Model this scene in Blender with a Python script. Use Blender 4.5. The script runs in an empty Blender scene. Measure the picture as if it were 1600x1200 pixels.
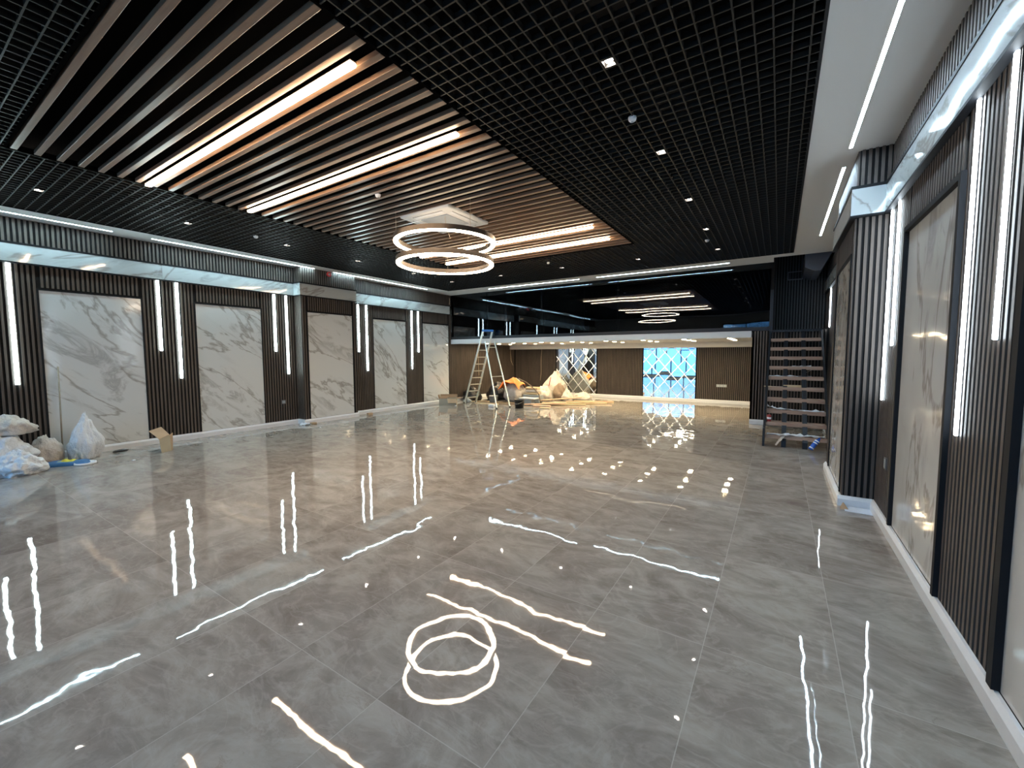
import bpy, bmesh, math, random
from mathutils import Vector, Matrix, noise
random.seed(7)
SC = bpy.context.scene
COL = SC.collection

# ------------------------------------------------------------------ camera
cam_d = bpy.data.cameras.new('camera'); cam = bpy.data.objects.new('camera', cam_d); COL.objects.link(cam)
cam_d.sensor_fit = 'HORIZONTAL'; cam_d.sensor_width = 36.0; cam_d.lens = 650.825/1600*36.0
cam_d.clip_start = 0.02; cam_d.clip_end = 200
FW = Vector((-0.5379245, 0.8401460, -0.0692239)); RT = Vector((0.8422721, 0.5390446, -0.0029276)); UP = Vector((-0.0348552, 0.0598802, 0.9975968))
cam.matrix_world = Matrix(((RT.x, UP.x, -FW.x, 0), (RT.y, UP.y, -FW.y, 0), (RT.z, UP.z, -FW.z, 1.8), (0, 0, 0, 1)))
SC.camera = cam

# ------------------------------------------------------------------ exposure, world
SC.view_settings.view_transform = 'Standard'; SC.view_settings.look = 'None'
SC.view_settings.gamma = 1; SC.view_settings.use_curve_mapping = False
EXPOSURE = 2.6
SC.view_settings.exposure = EXPOSURE
w = bpy.data.worlds.new('overcast_daylight'); SC.world = w; w.use_nodes = True
bg = w.node_tree.nodes['Background']
tc = w.node_tree.nodes.new('ShaderNodeTexCoord'); sp = w.node_tree.nodes.new('ShaderNodeSeparateXYZ')
cr = w.node_tree.nodes.new('ShaderNodeValToRGB')
w.node_tree.links.new(tc.outputs['Generated'], sp.inputs[0]); w.node_tree.links.new(sp.outputs['Z'], cr.inputs[0])
cr.color_ramp.elements[0].position = 0.0; cr.color_ramp.elements[0].color = (0.20, 0.40, 0.62, 1)
cr.color_ramp.elements[1].position = 0.5; cr.color_ramp.elements[1].color = (0.26, 0.60, 1.0, 1)
w.node_tree.links.new(cr.outputs[0], bg.inputs['Color']); bg.inputs['Strength'].default_value = 1.3

# portal in the opening of each front window (lets the sky light in with less noise)
for (x0, x1, z0, z1) in ((-10.2, -3.1, 0.1, 3.2), (-2.9, -0.4, 0.1, 3.62)):
    ld = bpy.data.lights.new('window_portal', 'AREA'); ld.shape = 'RECTANGLE'; ld.size = x1-x0; ld.size_y = z1-z0
    ld.cycles.is_portal = True
    lo = bpy.data.objects.new('window_portal', ld); COL.objects.link(lo)
    lo.location = ((x0+x1)/2, -2.62, (z0+z1)/2); lo.rotation_euler = (math.radians(90), 0, 0)

LED_COOL = 21.0      # cool border light strips
LED_WALL = 5.5       # cool wall light strips
LED_WARM = 9.0      # warm lines and rings
DOWN_WARM = 80.0     # recessed downlights under the mezzanine
SPOT = 40.0

# ------------------------------------------------------------------ materials
def new_mat(name):
    m = bpy.data.materials.new(name); m.use_nodes = True
    nt = m.node_tree; b = nt.nodes['Principled BSDF']
    return m, nt, b
def plain(name, col, rough=0.5, metal=0.0, spec=0.5, noise_amt=0.0, scale=8.0):
    m, nt, b = new_mat(name)
    b.inputs['Base Color'].default_value = (*col, 1); b.inputs['Roughness'].default_value = rough
    b.inputs['Metallic'].default_value = metal; b.inputs['Specular IOR Level'].default_value = spec
    if noise_amt:
        t = nt.nodes.new('ShaderNodeTexCoord'); n = nt.nodes.new('ShaderNodeTexNoise'); n.inputs['Scale'].default_value = scale; n.inputs['Detail'].default_value = 6
        mx = nt.nodes.new('ShaderNodeMix'); mx.data_type = 'RGBA'
        nt.links.new(t.outputs['Object'], n.inputs['Vector']); nt.links.new(n.outputs['Fac'], mx.inputs['Factor'])
        mx.inputs[6].default_value = (*[c*(1-noise_amt) for c in col], 1); mx.inputs[7].default_value = (*[min(1, c*(1+noise_amt)) for c in col], 1)
        nt.links.new(mx.outputs[2], b.inputs['Base Color'])
    return m
def emit(name, col, s):
    m, nt, b = new_mat(name)
    b.inputs['Base Color'].default_value = (0.8, 0.8, 0.8, 1); b.inputs['Emission Color'].default_value = (*col, 1); b.inputs['Emission Strength'].default_value = s
    return m
def N(nt, typ, **kw):
    n = nt.nodes.new(typ)
    for k, v in kw.items(): setattr(n, k, v)
    return n
def math_node(nt, op, a, b=None, c=None):
    n = nt.nodes.new('ShaderNodeMath'); n.operation = op
    for i, v in enumerate((a, b, c)):
        if v is None: continue
        if isinstance(v, (int, float)): n.inputs[i].default_value = v
        else: nt.links.new(v, n.inputs[i])
    return n.outputs[0]
def vmath(nt, op, a, b=None, scale=None):
    n = nt.nodes.new('ShaderNodeVectorMath'); n.operation = op
    for i, v in enumerate((a, b)):
        if v is None: continue
        if isinstance(v, (tuple, list)): n.inputs[i].default_value = v
        else: nt.links.new(v, n.inputs[i])
    if scale is not None:
        if isinstance(scale, (int, float)): n.inputs['Scale'].default_value = scale
        else: nt.links.new(scale, n.inputs['Scale'])
    return n.outputs[0]
def mixc(nt, fac, a, b, mode='MIX'):
    n = nt.nodes.new('ShaderNodeMix'); n.data_type = 'RGBA'; n.blend_type = mode
    for i, v in ((0, fac), (6, a), (7, b)):
        if isinstance(v, (int, float)): n.inputs[i].default_value = v
        elif isinstance(v, (tuple, list)): n.inputs[i].default_value = (*v[:3], 1)
        else: nt.links.new(v, n.inputs[i])
    return n.outputs[2]
def ramp(nt, fac, stops):
    n = nt.nodes.new('ShaderNodeValToRGB'); e = n.color_ramp.elements
    while len(e) < len(stops): e.new(0.5)
    for el, (p, c) in zip(e, stops): el.position = p; el.color = (c, c, c, 1) if isinstance(c, (int, float)) else (*c, 1)
    nt.links.new(fac, n.inputs[0]); return n.outputs[0]

def floor_material():
    m, nt, b = new_mat('polished_grey_tile')
    g = N(nt, 'ShaderNodeNewGeometry'); P = g.outputs['Position']
    s = N(nt, 'ShaderNodeSeparateXYZ'); nt.links.new(P, s.inputs[0])
    u = math_node(nt, 'DIVIDE', math_node(nt, 'SUBTRACT', s.outputs[0], 0.355-0.69*40), 0.69)
    v = math_node(nt, 'DIVIDE', math_node(nt, 'SUBTRACT', s.outputs[1], 1.355-1.36*20), 1.36)
    cx = N(nt, 'ShaderNodeCombineXYZ'); nt.links.new(math_node(nt, 'FLOOR', u), cx.inputs[0]); nt.links.new(math_node(nt, 'FLOOR', v), cx.inputs[1])
    wn = N(nt, 'ShaderNodeTexWhiteNoise'); wn.noise_dimensions = '3D'; nt.links.new(cx.outputs[0], wn.inputs['Vector'])
    rnd = wn.outputs['Color']
    off = vmath(nt, 'SCALE', rnd, scale=17.0)
    # each slab carries its own piece of the pattern
    sc = vmath(nt, 'MULTIPLY', P, (1.0, 1.0, 1.0)); q = vmath(nt, 'ADD', sc, off)
    mp = N(nt, 'ShaderNodeMapping'); mp.inputs['Rotation'].default_value = (0, 0, 0.45); mp.inputs['Scale'].default_value = (0.85, 1.6, 1); nt.links.new(q, mp.inputs['Vector'])
    n1 = N(nt, 'ShaderNodeTexNoise'); n1.inputs['Scale'].default_value = 1.15; n1.inputs['Detail'].default_value = 8; n1.inputs['Roughness'].default_value = 0.62; n1.inputs['Distortion'].default_value = 2.2; nt.links.new(mp.outputs[0], n1.inputs['Vector'])
    n2 = N(nt, 'ShaderNodeTexNoise'); n2.inputs['Scale'].default_value = 3.2; n2.inputs['Detail'].default_value = 9; n2.inputs['Roughness'].default_value = 0.7; n2.inputs['Distortion'].default_value = 2.0; nt.links.new(mp.outputs[0], n2.inputs['Vector'])
    n3 = N(nt, 'ShaderNodeTexNoise'); n3.inputs['Scale'].default_value = 1.3; n3.inputs['Detail'].default_value = 5; n3.inputs['Distortion'].default_value = 2.6; nt.links.new(vmath(nt, 'ADD', mp.outputs[0], (5.2, 1.3, 0.7)), n3.inputs['Vector'])
    base = ramp(nt, n1.outputs['Fac'], [(0.30, (0.183, 0.160, 0.143)), (0.47, (0.244, 0.223, 0.203)), (0.60, (0.305, 0.287, 0.264)), (0.75, (0.348, 0.329, 0.305))])
    base = mixc(nt, math_node(nt, 'MULTIPLY', ramp(nt, n2.outputs['Fac'], [(0.50, 0.0), (0.62, 1.0)]), 0.35), base, (0.366, 0.351, 0.326))
    vein = ramp(nt, n3.outputs['Fac'], [(0.480, 0.0), (0.497, 1.0), (0.503, 1.0), (0.53, 0.0)])
    base = mixc(nt, math_node(nt, 'MULTIPLY', vein, 0.22), base, (0.403, 0.387, 0.363))
    vein2 = ramp(nt, n2.outputs['Fac'], [(0.385, 0.0), (0.40, 1.0), (0.41, 0.0)])
    base = mixc(nt, math_node(nt, 'MULTIPLY', vein2, 0.35), base, (0.134, 0.101, 0.085))
    tone = N(nt, 'ShaderNodeSeparateColor'); nt.links.new(rnd, tone.inputs[0])
    base = mixc(nt, 1.0, base, ramp(nt, tone.outputs[2], [(0.0, 0.93), (1.0, 1.05)]), 'MULTIPLY')
    fu = math_node(nt, 'ABSOLUTE', math_node(nt, 'SUBTRACT', math_node(nt, 'FRACT', u), 0.5))
    fv = math_node(nt, 'ABSOLUTE', math_node(nt, 'SUBTRACT', math_node(nt, 'FRACT', v), 0.5))
    gr = math_node(nt, 'MAXIMUM', math_node(nt, 'GREATER_THAN', fu, 0.5-0.0024/0.69), math_node(nt, 'GREATER_THAN', fv, 0.5-0.0024/1.36))
    base = mixc(nt, math_node(nt, 'MULTIPLY', gr, 0.55), base, (0.462, 0.442, 0.416))
    nt.links.new(base, b.inputs['Base Color'])
    b.inputs['Roughness'].default_value = 0.022; b.inputs['IOR'].default_value = 1.45; b.inputs['Specular IOR Level'].default_value = 0.5
    # slabs are laid a hair out of level and are slightly wavy: reflections wander and break at the joints
    w1 = N(nt, 'ShaderNodeTexNoise'); w1.inputs['Scale'].default_value = 4.2; w1.inputs['Detail'].default_value = 3.0; nt.links.new(P, w1.inputs['Vector'])
    a = vmath(nt, 'SCALE', vmath(nt, 'SUBTRACT', rnd, (0.5, 0.5, 0.5)), scale=0.007)
    c = vmath(nt, 'SCALE', vmath(nt, 'SUBTRACT', w1.outputs['Color'], (0.5, 0.5, 0.5)), scale=0.026)
    d = vmath(nt, 'MULTIPLY', vmath(nt, 'ADD', a, c), (1, 1, 0))
    nt.links.new(vmath(nt, 'NORMALIZE', vmath(nt, 'ADD', g.outputs['Normal'], d)), b.inputs['Normal'])
    return m

def marble(name, rot=(0.0, 0.0, 0.0), seed=0.0, rough=0.08, base_col=(0.57, 0.60, 0.61), wav=0.012):
    m, nt, b = new_mat(name)
    t = N(nt, 'ShaderNodeTexCoord'); oi = N(nt, 'ShaderNodeObjectInfo')
    off = vmath(nt, 'SCALE', oi.outputs['Location'], scale=3.7)
    q = vmath(nt, 'ADD', vmath(nt, 'ADD', t.outputs['Object'], off), (seed, seed*1.7, seed*0.3))
    mp = N(nt, 'ShaderNodeMapping'); mp.vector_type = 'POINT'; mp.inputs['Rotation'].default_value = rot; nt.links.new(q, mp.inputs['Vector'])
    st = N(nt, 'ShaderNodeMapping'); st.inputs['Scale'].default_value = (1.0, 1.5, 0.50); nt.links.new(mp.outputs[0], st.inputs['Vector'])
    a = N(nt, 'ShaderNodeTexNoise'); a.inputs['Scale'].default_value = 0.8; a.inputs['Detail'].default_value = 6; a.inputs['Roughness'].default_value = 0.55; a.inputs['Distortion'].default_value = 0.5; nt.links.new(st.outputs[0], a.inputs['Vector'])
    c = N(nt, 'ShaderNodeTexNoise'); c.inputs['Scale'].default_value = 1.9; c.inputs['Detail'].default_value = 8; c.inputs['Roughness'].default_value = 0.65; c.inputs['Distortion'].default_value = 1.3; nt.links.new(st.outputs[0], c.inputs['Vector'])
    e = N(nt, 'ShaderNodeTexNoise'); e.inputs['Scale'].default_value = 0.8; e.inputs['Detail'].default_value = 4; nt.links.new(st.outputs[0], e.inputs['Vector'])
    thin = ramp(nt, a.outputs['Fac'], [(0.482, 0.0), (0.498, 1.0), (0.502, 1.0), (0.520, 0.0)])
    soft = ramp(nt, c.outputs['Fac'], [(0.50, 0.0), (0.60, 1.0), (0.66, 0.25), (0.8, 0.0)])
    gate = ramp(nt, e.outputs['Fac'], [(0.44, 0.0), (0.58, 1.0)])
    col = mixc(nt, math_node(nt, 'MULTIPLY', math_node(nt, 'MULTIPLY', soft, gate), 0.62), base_col, (0.24, 0.24, 0.245))
    col = mixc(nt, math_node(nt, 'MULTIPLY', thin, 0.62), col, (0.19, 0.165, 0.145))
    nt.links.new(col, b.inputs['Base Color']); b.inputs['Roughness'].default_value = rough
    if wav:
        g = N(nt, 'ShaderNodeNewGeometry')
        wv = N(nt, 'ShaderNodeTexNoise'); wv.inputs['Scale'].default_value = 3.0; wv.inputs['Detail'].default_value = 1.5; nt.links.new(g.outputs['Position'], wv.inputs['Vector'])
        d = vmath(nt, 'SCALE', vmath(nt, 'SUBTRACT', wv.outputs['Color'], (0.5, 0.5, 0.5)), scale=wav*3)
        nt.links.new(vmath(nt, 'NORMALIZE', vmath(nt, 'ADD', g.outputs['Normal'], d)), b.inputs['Normal'])
    return m

def wood(name, c1, c2, scale=(2, 30, 30), rough=0.4):
    m, nt, b = new_mat(name)
    t = N(nt, 'ShaderNodeTexCoord'); oi = N(nt, 'ShaderNodeObjectInfo')
    mp = N(nt, 'ShaderNodeMapping'); mp.inputs['Scale'].default_value = scale
    nt.links.new(vmath(nt, 'ADD', t.outputs['Object'], oi.outputs['Location']), mp.inputs['Vector'])
    n = N(nt, 'ShaderNodeTexNoise'); n.inputs['Scale'].default_value = 1.0; n.inputs['Detail'].default_value = 6; n.inputs['Distortion'].default_value = 0.8; nt.links.new(mp.outputs[0], n.inputs['Vector'])
    nt.links.new(mixc(nt, ramp(nt, n.outputs['Fac'], [(0.3, 0.0), (0.7, 1.0)]), c1, c2), b.inputs['Base Color'])
    b.inputs['Roughness'].default_value = rough
    return m

def dark_glass():
    m = bpy.data.materials.new('smoked_glass'); m.use_nodes = True; nt = m.node_tree; nt.nodes.clear()
    o = N(nt, 'ShaderNodeOutputMaterial'); mx = N(nt, 'ShaderNodeMixShader'); tr = N(nt, 'ShaderNodeBsdfTransparent'); gl = N(nt, 'ShaderNodeBsdfGlossy')
    tr.inputs['Color'].default_value = (0.22, 0.24, 0.27, 1); gl.inputs['Roughness'].default_value = 0.0; gl.inputs['Color'].default_value = (0.8, 0.9, 1.0, 1)
    g = N(nt, 'ShaderNodeNewGeometry'); wv = N(nt, 'ShaderNodeTexNoise'); wv.inputs['Scale'].default_value = 0.55; nt.links.new(g.outputs['Position'], wv.inputs['Vector'])
    d = vmath(nt, 'SCALE', vmath(nt, 'SUBTRACT', wv.outputs['Color'], (0.5, 0.5, 0.5)), scale=0.014)
    nt.links.new(vmath(nt, 'NORMALIZE', vmath(nt, 'ADD', g.outputs['Normal'], d)), gl.inputs['Normal'])
    lw = N(nt, 'ShaderNodeFresnel'); lw.inputs[0].default_value = 1.5
    nt.links.new(math_node(nt, 'MULTIPLY_ADD', lw.outputs[0], 0.95, 0.01), mx.inputs[0])
    nt.links.new(tr.outputs[0], mx.inputs[1]); nt.links.new(gl.outputs[0], mx.inputs[2]); nt.links.new(mx.outputs[0], o.inputs[0])
    return m
def clear_glass():
    m = bpy.data.materials.new('window_glass'); m.use_nodes = True; nt = m.node_tree; nt.nodes.clear()
    o = N(nt, 'ShaderNodeOutputMaterial'); mx = N(nt, 'ShaderNodeMixShader'); tr = N(nt, 'ShaderNodeBsdfTransparent'); gl = N(nt, 'ShaderNodeBsdfGlossy')
    gl.inputs['Roughness'].default_value = 0.0; tr.inputs['Color'].default_value = (0.9, 0.95, 0.97, 1)
    lw = N(nt, 'ShaderNodeFresnel'); nt.links.new(lw.outputs[0], mx.inputs[0])
    nt.links.new(tr.outputs[0], mx.inputs[1]); nt.links.new(gl.outputs[0], mx.inputs[2]); nt.links.new(mx.outputs[0], o.inputs[0])
    return m
def film(name):
    # thin crumpled protective film, half see-through
    m = bpy.data.materials.new(name); m.use_nodes = True; nt = m.node_tree; b = nt.nodes['Principled BSDF']
    b.inputs['Base Color'].default_value = (0.62, 0.66, 0.72, 1); b.inputs['Roughness'].default_value = 0.18; b.inputs['Alpha'].default_value = 0.62
    return m

M = dict(
    floor=floor_material(),
    marble_l=marble('white_marble_slab', rot=(2.25, 0, 0), seed=0.0),
    marble_r=marble('white_marble_slab_under_film', rot=(-0.12, 0, 0), seed=4.3, rough=0.10, base_col=(0.53, 0.54, 0.54), wav=0.03),
    marble_band=marble('marble_band_tile', rot=(1.2, 0, 0), seed=9.1, rough=0.05, base_col=(0.44, 0.475, 0.485), wav=0.014),
    rib=wood('dark_walnut_rib', (0.056, 0.043, 0.037), (0.095, 0.075, 0.063), (8, 8, 1.2), 0.55),
    drib=plain('black_rib', (0.02, 0.022, 0.026), 0.5),
    gap=plain('black_felt_backing', (0.012, 0.012, 0.013), 0.85, spec=0.15),
    black=plain('satin_black_paint', (0.009, 0.010, 0.013), 0.6, spec=0.2),
    grid=plain('black_grid_metal', (0.010, 0.010, 0.0095), 0.5, spec=0.4),
    plenum=plain('black_plenum', (0.004, 0.004, 0.004), 0.95, spec=0.0),
    white=plain('white_plasterboard', (0.62, 0.62, 0.61), 0.75, spec=0.2),
    grey_wall=plain('grey_plaster', (0.30, 0.31, 0.32), 0.8, noise_amt=0.12, scale=2.0),
    skirt=plain('white_skirting', (0.62, 0.65, 0.70), 0.35, noise_amt=0.06, scale=14),
    fascia=plain('white_fascia', (0.55, 0.57, 0.60), 0.6),
    slat=wood('warm_oak_slat', (0.17, 0.100, 0.062), (0.25, 0.155, 0.098), (1.5, 30, 30), 0.28),
    cool=emit('cool_light_diffuser', (0.60, 0.90, 1.0), LED_COOL),
    wallc=emit('wall_strip_diffuser', (0.76, 0.98, 1.0), LED_WALL),
    wallr=emit('wall_strip_blue_diffuser', (0.80, 0.92, 1.0), LED_WALL),
    coolr=emit('cool_blue_light_diffuser', (0.62, 0.84, 1.0), LED_COOL),
    warm=emit('warm_light_diffuser', (1.0, 0.74, 0.48), LED_WARM),
    ringlight=emit('warm_ring_diffuser', (1.0, 0.78, 0.54), LED_WARM),
    down=emit('warm_downlight_lens', (1.0, 0.78, 0.46), DOWN_WARM),
    spot=emit('spot_lens', (1.0, 0.86, 0.74), SPOT),
    chrome=plain('brushed_steel', (0.55, 0.56, 0.57), 0.25, metal=1.0),
    ringmetal=plain('dark_bronze_metal', (0.085, 0.068, 0.056), 0.38, metal=0.6),
    acwhite=plain('white_plastic', (0.66, 0.67, 0.67), 0.45),
    acgrille=plain('pale_blue_grey_grille', (0.36, 0.40, 0.44), 0.6),
    acdark=plain('grey_slot', (0.12, 0.12, 0.13), 0.6),
    mirror=plain('mirror_silver', (0.86, 0.93, 0.98), 0.008, metal=1.0),
    bevel=plain('mirror_bevel', (0.95, 0.98, 1.0), 0.32, metal=1.0),
    glass=dark_glass(), clear=clear_glass(),
    tread=wood('raw_stair_timber', (0.25, 0.155, 0.115), (0.42, 0.31, 0.25), (1.2, 14, 30), 0.6),
    steelblk=plain('black_steel', (0.010, 0.013, 0.020), 0.45, metal=0.3),
    alu=plain('aluminium', (0.60, 0.66, 0.68), 0.32, metal=0.85),
    alud=plain('dusty_aluminium', (0.42, 0.42, 0.38), 0.5, metal=0.5),
    blue=plain('blue_plastic', (0.02, 0.13, 0.42), 0.4),
    card=plain('cardboard', (0.36, 0.255, 0.165), 0.85, noise_amt=0.15, scale=6),
    card_in=plain('cardboard_inside', (0.25, 0.155, 0.09), 0.9, noise_amt=0.2, scale=6),
    card_grey=plain('pale_cardboard', (0.33, 0.31, 0.25), 0.85, noise_amt=0.15, scale=5),
    sack=plain('white_woven_sack', (0.62, 0.66, 0.72), 0.55, noise_amt=0.14, scale=9),
    sackwarm=plain('dusty_white_sack', (0.50, 0.47, 0.44), 0.6, noise_amt=0.2, scale=7),
    blackbag=plain('black_bin_bag', (0.008, 0.008, 0.010), 0.28),
    orange=plain('orange_fabric', (0.75, 0.17, 0.02), 0.6, noise_amt=0.2, scale=8),
    brown=plain('brown_paper_sack', (0.20, 0.15, 0.11), 0.8, noise_amt=0.25, scale=8),
    greyp=plain('grey_plastic', (0.26, 0.30, 0.33), 0.5),
    greyblk=plain('black_bucket_plastic', (0.018, 0.020, 0.027), 0.38),
    plank=wood('rough_plank', (0.42, 0.31, 0.18), (0.62, 0.50, 0.33), (3, 3, 12), 0.7),
    plankd=wood('dark_plank', (0.16, 0.10, 0.06), (0.30, 0.20, 0.12), (3, 3, 12), 0.7),
    plankp=wood('pinkish_plank', (0.48, 0.30, 0.20), (0.60, 0.42, 0.30), (3, 3, 12), 0.7),
    yellow=plain('yellow_print', (0.55, 0.52, 0.03), 0.5),
    navy=plain('blue_print', (0.03, 0.13, 0.32), 0.5),
    red=plain('red_plastic', (0.45, 0.02, 0.02), 0.4),
    redlbl=plain('dull_red_label', (0.30, 0.045, 0.05), 0.4),
    blueb=plain('blue_bottle_plastic', (0.02, 0.10, 0.50), 0.2),
    whitep=plain('white_glossy_plastic', (0.75, 0.77, 0.80), 0.3),
    film=film('clear_protective_film'),
    duct=plain('galvanised_duct', (0.085, 0.09, 0.11), 0.5, metal=0.3),
    cable=plain('beige_cable', (0.42, 0.34, 0.24), 0.6),
    pole=plain('painted_pole', (0.24, 0.20, 0.15), 0.6, noise_amt=0.35, scale=14),
    plastiblue=plain('white_film_strip', (0.60, 0.68, 0.80), 0.3),
    asphalt=plain('street_paving', (0.30, 0.33, 0.36), 0.8, noise_amt=0.1, scale=1.0),
    house=plain('pale_render', (0.42, 0.48, 0.55), 0.8),
)

for k_ in ('sack', 'sackwarm', 'blackbag', 'film', 'orange', 'brown'):
    nt_ = M[k_].node_tree; bb_ = nt_.nodes['Principled BSDF']; t_ = nt_.nodes.new('ShaderNodeTexCoord'); n_ = nt_.nodes.new('ShaderNodeTexNoise'); bu_ = nt_.nodes.new('ShaderNodeBump')
    n_.inputs['Scale'].default_value = 16; n_.inputs['Detail'].default_value = 4; n_.inputs['Distortion'].default_value = 1.5; bu_.inputs['Strength'].default_value = 0.7; bu_.inputs['Distance'].default_value = 0.03
    nt_.links.new(t_.outputs['Object'], n_.inputs['Vector']); nt_.links.new(n_.outputs['Fac'], bu_.inputs['Height']); nt_.links.new(bu_.outputs[0], bb_.inputs['Normal'])

# ------------------------------------------------------------------ mesh builder
class MB:
    def __init__(s): s.v = []; s.f = []; s.m = []; s.sm = []
    def add(s, vs, fs, mi=0, smooth=False):
        o = len(s.v); s.v += [Vector(p) for p in vs]
        for f in fs: s.f.append([o+i for i in f]); s.m.append(mi); s.sm.append(smooth)
        return s
    def box(s, x0, x1, y0, y1, z0, z1, mi=0, T=None):
        vs = [Vector(p) for p in ((x0,y0,z0),(x1,y0,z0),(x1,y1,z0),(x0,y1,z0),(x0,y0,z1),(x1,y0,z1),(x1,y1,z1),(x0,y1,z1))]
        if T is not None: vs = [T @ p for p in vs]
        return s.add(vs, [(0,3,2,1),(4,5,6,7),(0,1,5,4),(1,2,6,5),(2,3,7,6),(3,0,4,7)], mi)
    def bbox(s, x0, x1, y0, y1, z0, z1, bv=0.004, mi=0, T=None):
        # box with chamfered edges
        b = min(bv, (x1-x0)*.45, (y1-y0)*.45, (z1-z0)*.45)
        bm = bmesh.new(); bmesh.ops.create_cube(bm, size=1)
        for q in bm.verts: q.co = Vector(((x0+x1)/2+q.co.x*(x1-x0), (y0+y1)/2+q.co.y*(y1-y0), (z0+z1)/2+q.co.z*(z1-z0)))
        bmesh.ops.bevel(bm, geom=bm.edges[:]+bm.verts[:], offset=b, segments=2, affect='EDGES', profile=0.5)
        return s.from_bm(bm, mi, T)
    def from_bm(s, bm, mi=0, T=None, smooth=False):
        bm.verts.index_update()
        s.add([(T @ q.co) if T is not None else q.co.copy() for q in bm.verts], [[q.index for q in f.verts] for f in bm.faces], mi, smooth)
        bm.free(); return s
    def prism(s, poly, axis, a0, a1, mi=0):
        # poly: 2D points in the two other axes (cyclic order), extruded along axis
        n = len(poly)
        def P(u, v, a): return {'x': (a, u, v), 'y': (u, a, v), 'z': (u, v, a)}[axis]
        vs = [P(u, v, a0) for u, v in poly]+[P(u, v, a1) for u, v in poly]
        fs = [tuple(range(n)), tuple(range(2*n-1, n-1, -1))]+[(i, i+n, (i+1) % n+n, (i+1) % n) for i in range(n)]
        return s.add(vs, fs, mi)
    def tube(s, pts, r, n=8, mi=0, caps=True, r1=None):
        pts = [Vector(p) for p in pts]; rings = []
        k = len(pts)
        for i, p in enumerate(pts):
            d = (pts[min(i+1, k-1)]-pts[max(i-1, 0)]).normalized()
            a = d.orthogonal().normalized() if abs(d.z) > 0.95 else d.cross(Vector((0, 0, 1))).normalized()
            c = d.cross(a); rr = r if r1 is None else r+(r1-r)*i/(k-1)
            rings.append([p+(a*math.cos(2*math.pi*j/n)+c*math.sin(2*math.pi*j/n))*rr for j in range(n)])
        vs = [q for R_ in rings for q in R_]; fs = []
        for i in range(k-1):
            for j in range(n): fs.append((i*n+j, i*n+(j+1) % n, (i+1)*n+(j+1) % n, (i+1)*n+j))
        if caps: fs += [tuple(range(n-1, -1, -1)), tuple((k-1)*n+j for j in range(n))]
        return s.add(vs, fs, mi, n > 6)
    def lathe(s, prof, c=(0, 0, 0), n=32, mi=0, T=None, closed=False, smooth=True):
        vs = []; m = len(prof)
        for i in range(n):
            a = 2*math.pi*i/n
            for r, z in prof:
                p = Vector((c[0]+r*math.cos(a), c[1]+r*math.sin(a), c[2]+z)); vs.append(T @ p if T is not None else p)
        fs = []
        for i in range(n):
            k = (i+1) % n
            for j in range(m if closed else m-1):
                l = (j+1) % m; fs.append((i*m+j, k*m+j, k*m+l, i*m+l))
        return s.add(vs, fs, mi, smooth)
    def build(s, name, mats, parent=None, origin=None):
        o = origin if origin is not None else ((0, 0, 0) if parent is None else tuple(parent.location))
        o = Vector(o)
        me = bpy.data.meshes.new(name); me.from_pydata([p-o for p in s.v], [], s.f)
        for mt in (mats if isinstance(mats, (list, tuple)) else [mats]): me.materials.append(mt)
        me.polygons.foreach_set('material_index', s.m); me.polygons.foreach_set('use_smooth', s.sm)
        bm = bmesh.new(); bm.from_mesh(me); bmesh.ops.remove_doubles(bm, verts=bm.verts, dist=1e-6) if len(s.v) < 20000 else None
        bmesh.ops.recalc_face_normals(bm, faces=bm.faces); bm.to_mesh(me); bm.free(); me.update()
        ob = bpy.data.objects.new(name, me); COL.objects.link(ob)
        if parent is not None: ob.parent = parent
        else: ob.location = o
        return ob
def tag(o, label=None, cat=None, group=None, kind=None):
    if label: o['label'] = label
    if cat: o['category'] = cat
    if group: o['group'] = group
    if kind: o['kind'] = kind
    return o
def struct(name, mb, mats): return tag(mb.build(name, mats), kind='structure')
def thing(name, loc, label, cat, group=None):
    o = bpy.data.objects.new(name, None); o.empty_display_size = 0.1; COL.objects.link(o); o.location = loc
    return tag(o, label, cat, group)
def copy_thing(root, loc, label=None):
    r = root.copy(); COL.objects.link(r); r.location = loc
    if label: r['label'] = label
    for ch in list(root.children):
        c = ch.copy(); COL.objects.link(c); c.parent = r
        for g in ch.children:
            d = g.copy(); COL.objects.link(d); d.parent = c
    return r

L, R, H, D, D2 = -10.74, 0.978, 4.09, 12.39, 17.04
YF = -2.6                         # front wall behind the camera
PC = -10.44; RC = 0.68            # faces of the two projecting wall piers
PY0, PY1 = 6.22, 8.07
PYL = 7.87                        # far end of the left pier
RX0 = -0.19                       # left edge of the stairwell
PITCH = 0.0632; RW = 0.031; RD = 0.016

# ------------------------------------------------------------------ the shell
struct('floor', MB().box(L-0.3, R+0.3, YF-0.3, D2+0.3, -0.2, 0), M['floor'])
struct('ceiling', MB().box(L-0.3, R+0.3, YF-0.3, D2+0.3, 4.65, 4.8), M['plenum'])

def ribs(mb, face, sgn, a0, a1, z0, z1, axis='x', mi=1):
    """vertical ribs on a wall; face = coordinate of the rib fronts, sgn = direction the wall faces"""
    n = int((a1-a0)/PITCH+1e-6); s0 = a0+((a1-a0)-n*PITCH)/2+(PITCH-RW)/2
    f0, f1 = sorted((face, face-sgn*RD))
    for i in range(n):
        a = s0+i*PITCH
        if axis == 'x': mb.box(f0, f1, a, a+RW, z0, z1, mi)
        else: mb.box(a, a+RW, f0, f1, z0, z1, mi)

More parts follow.
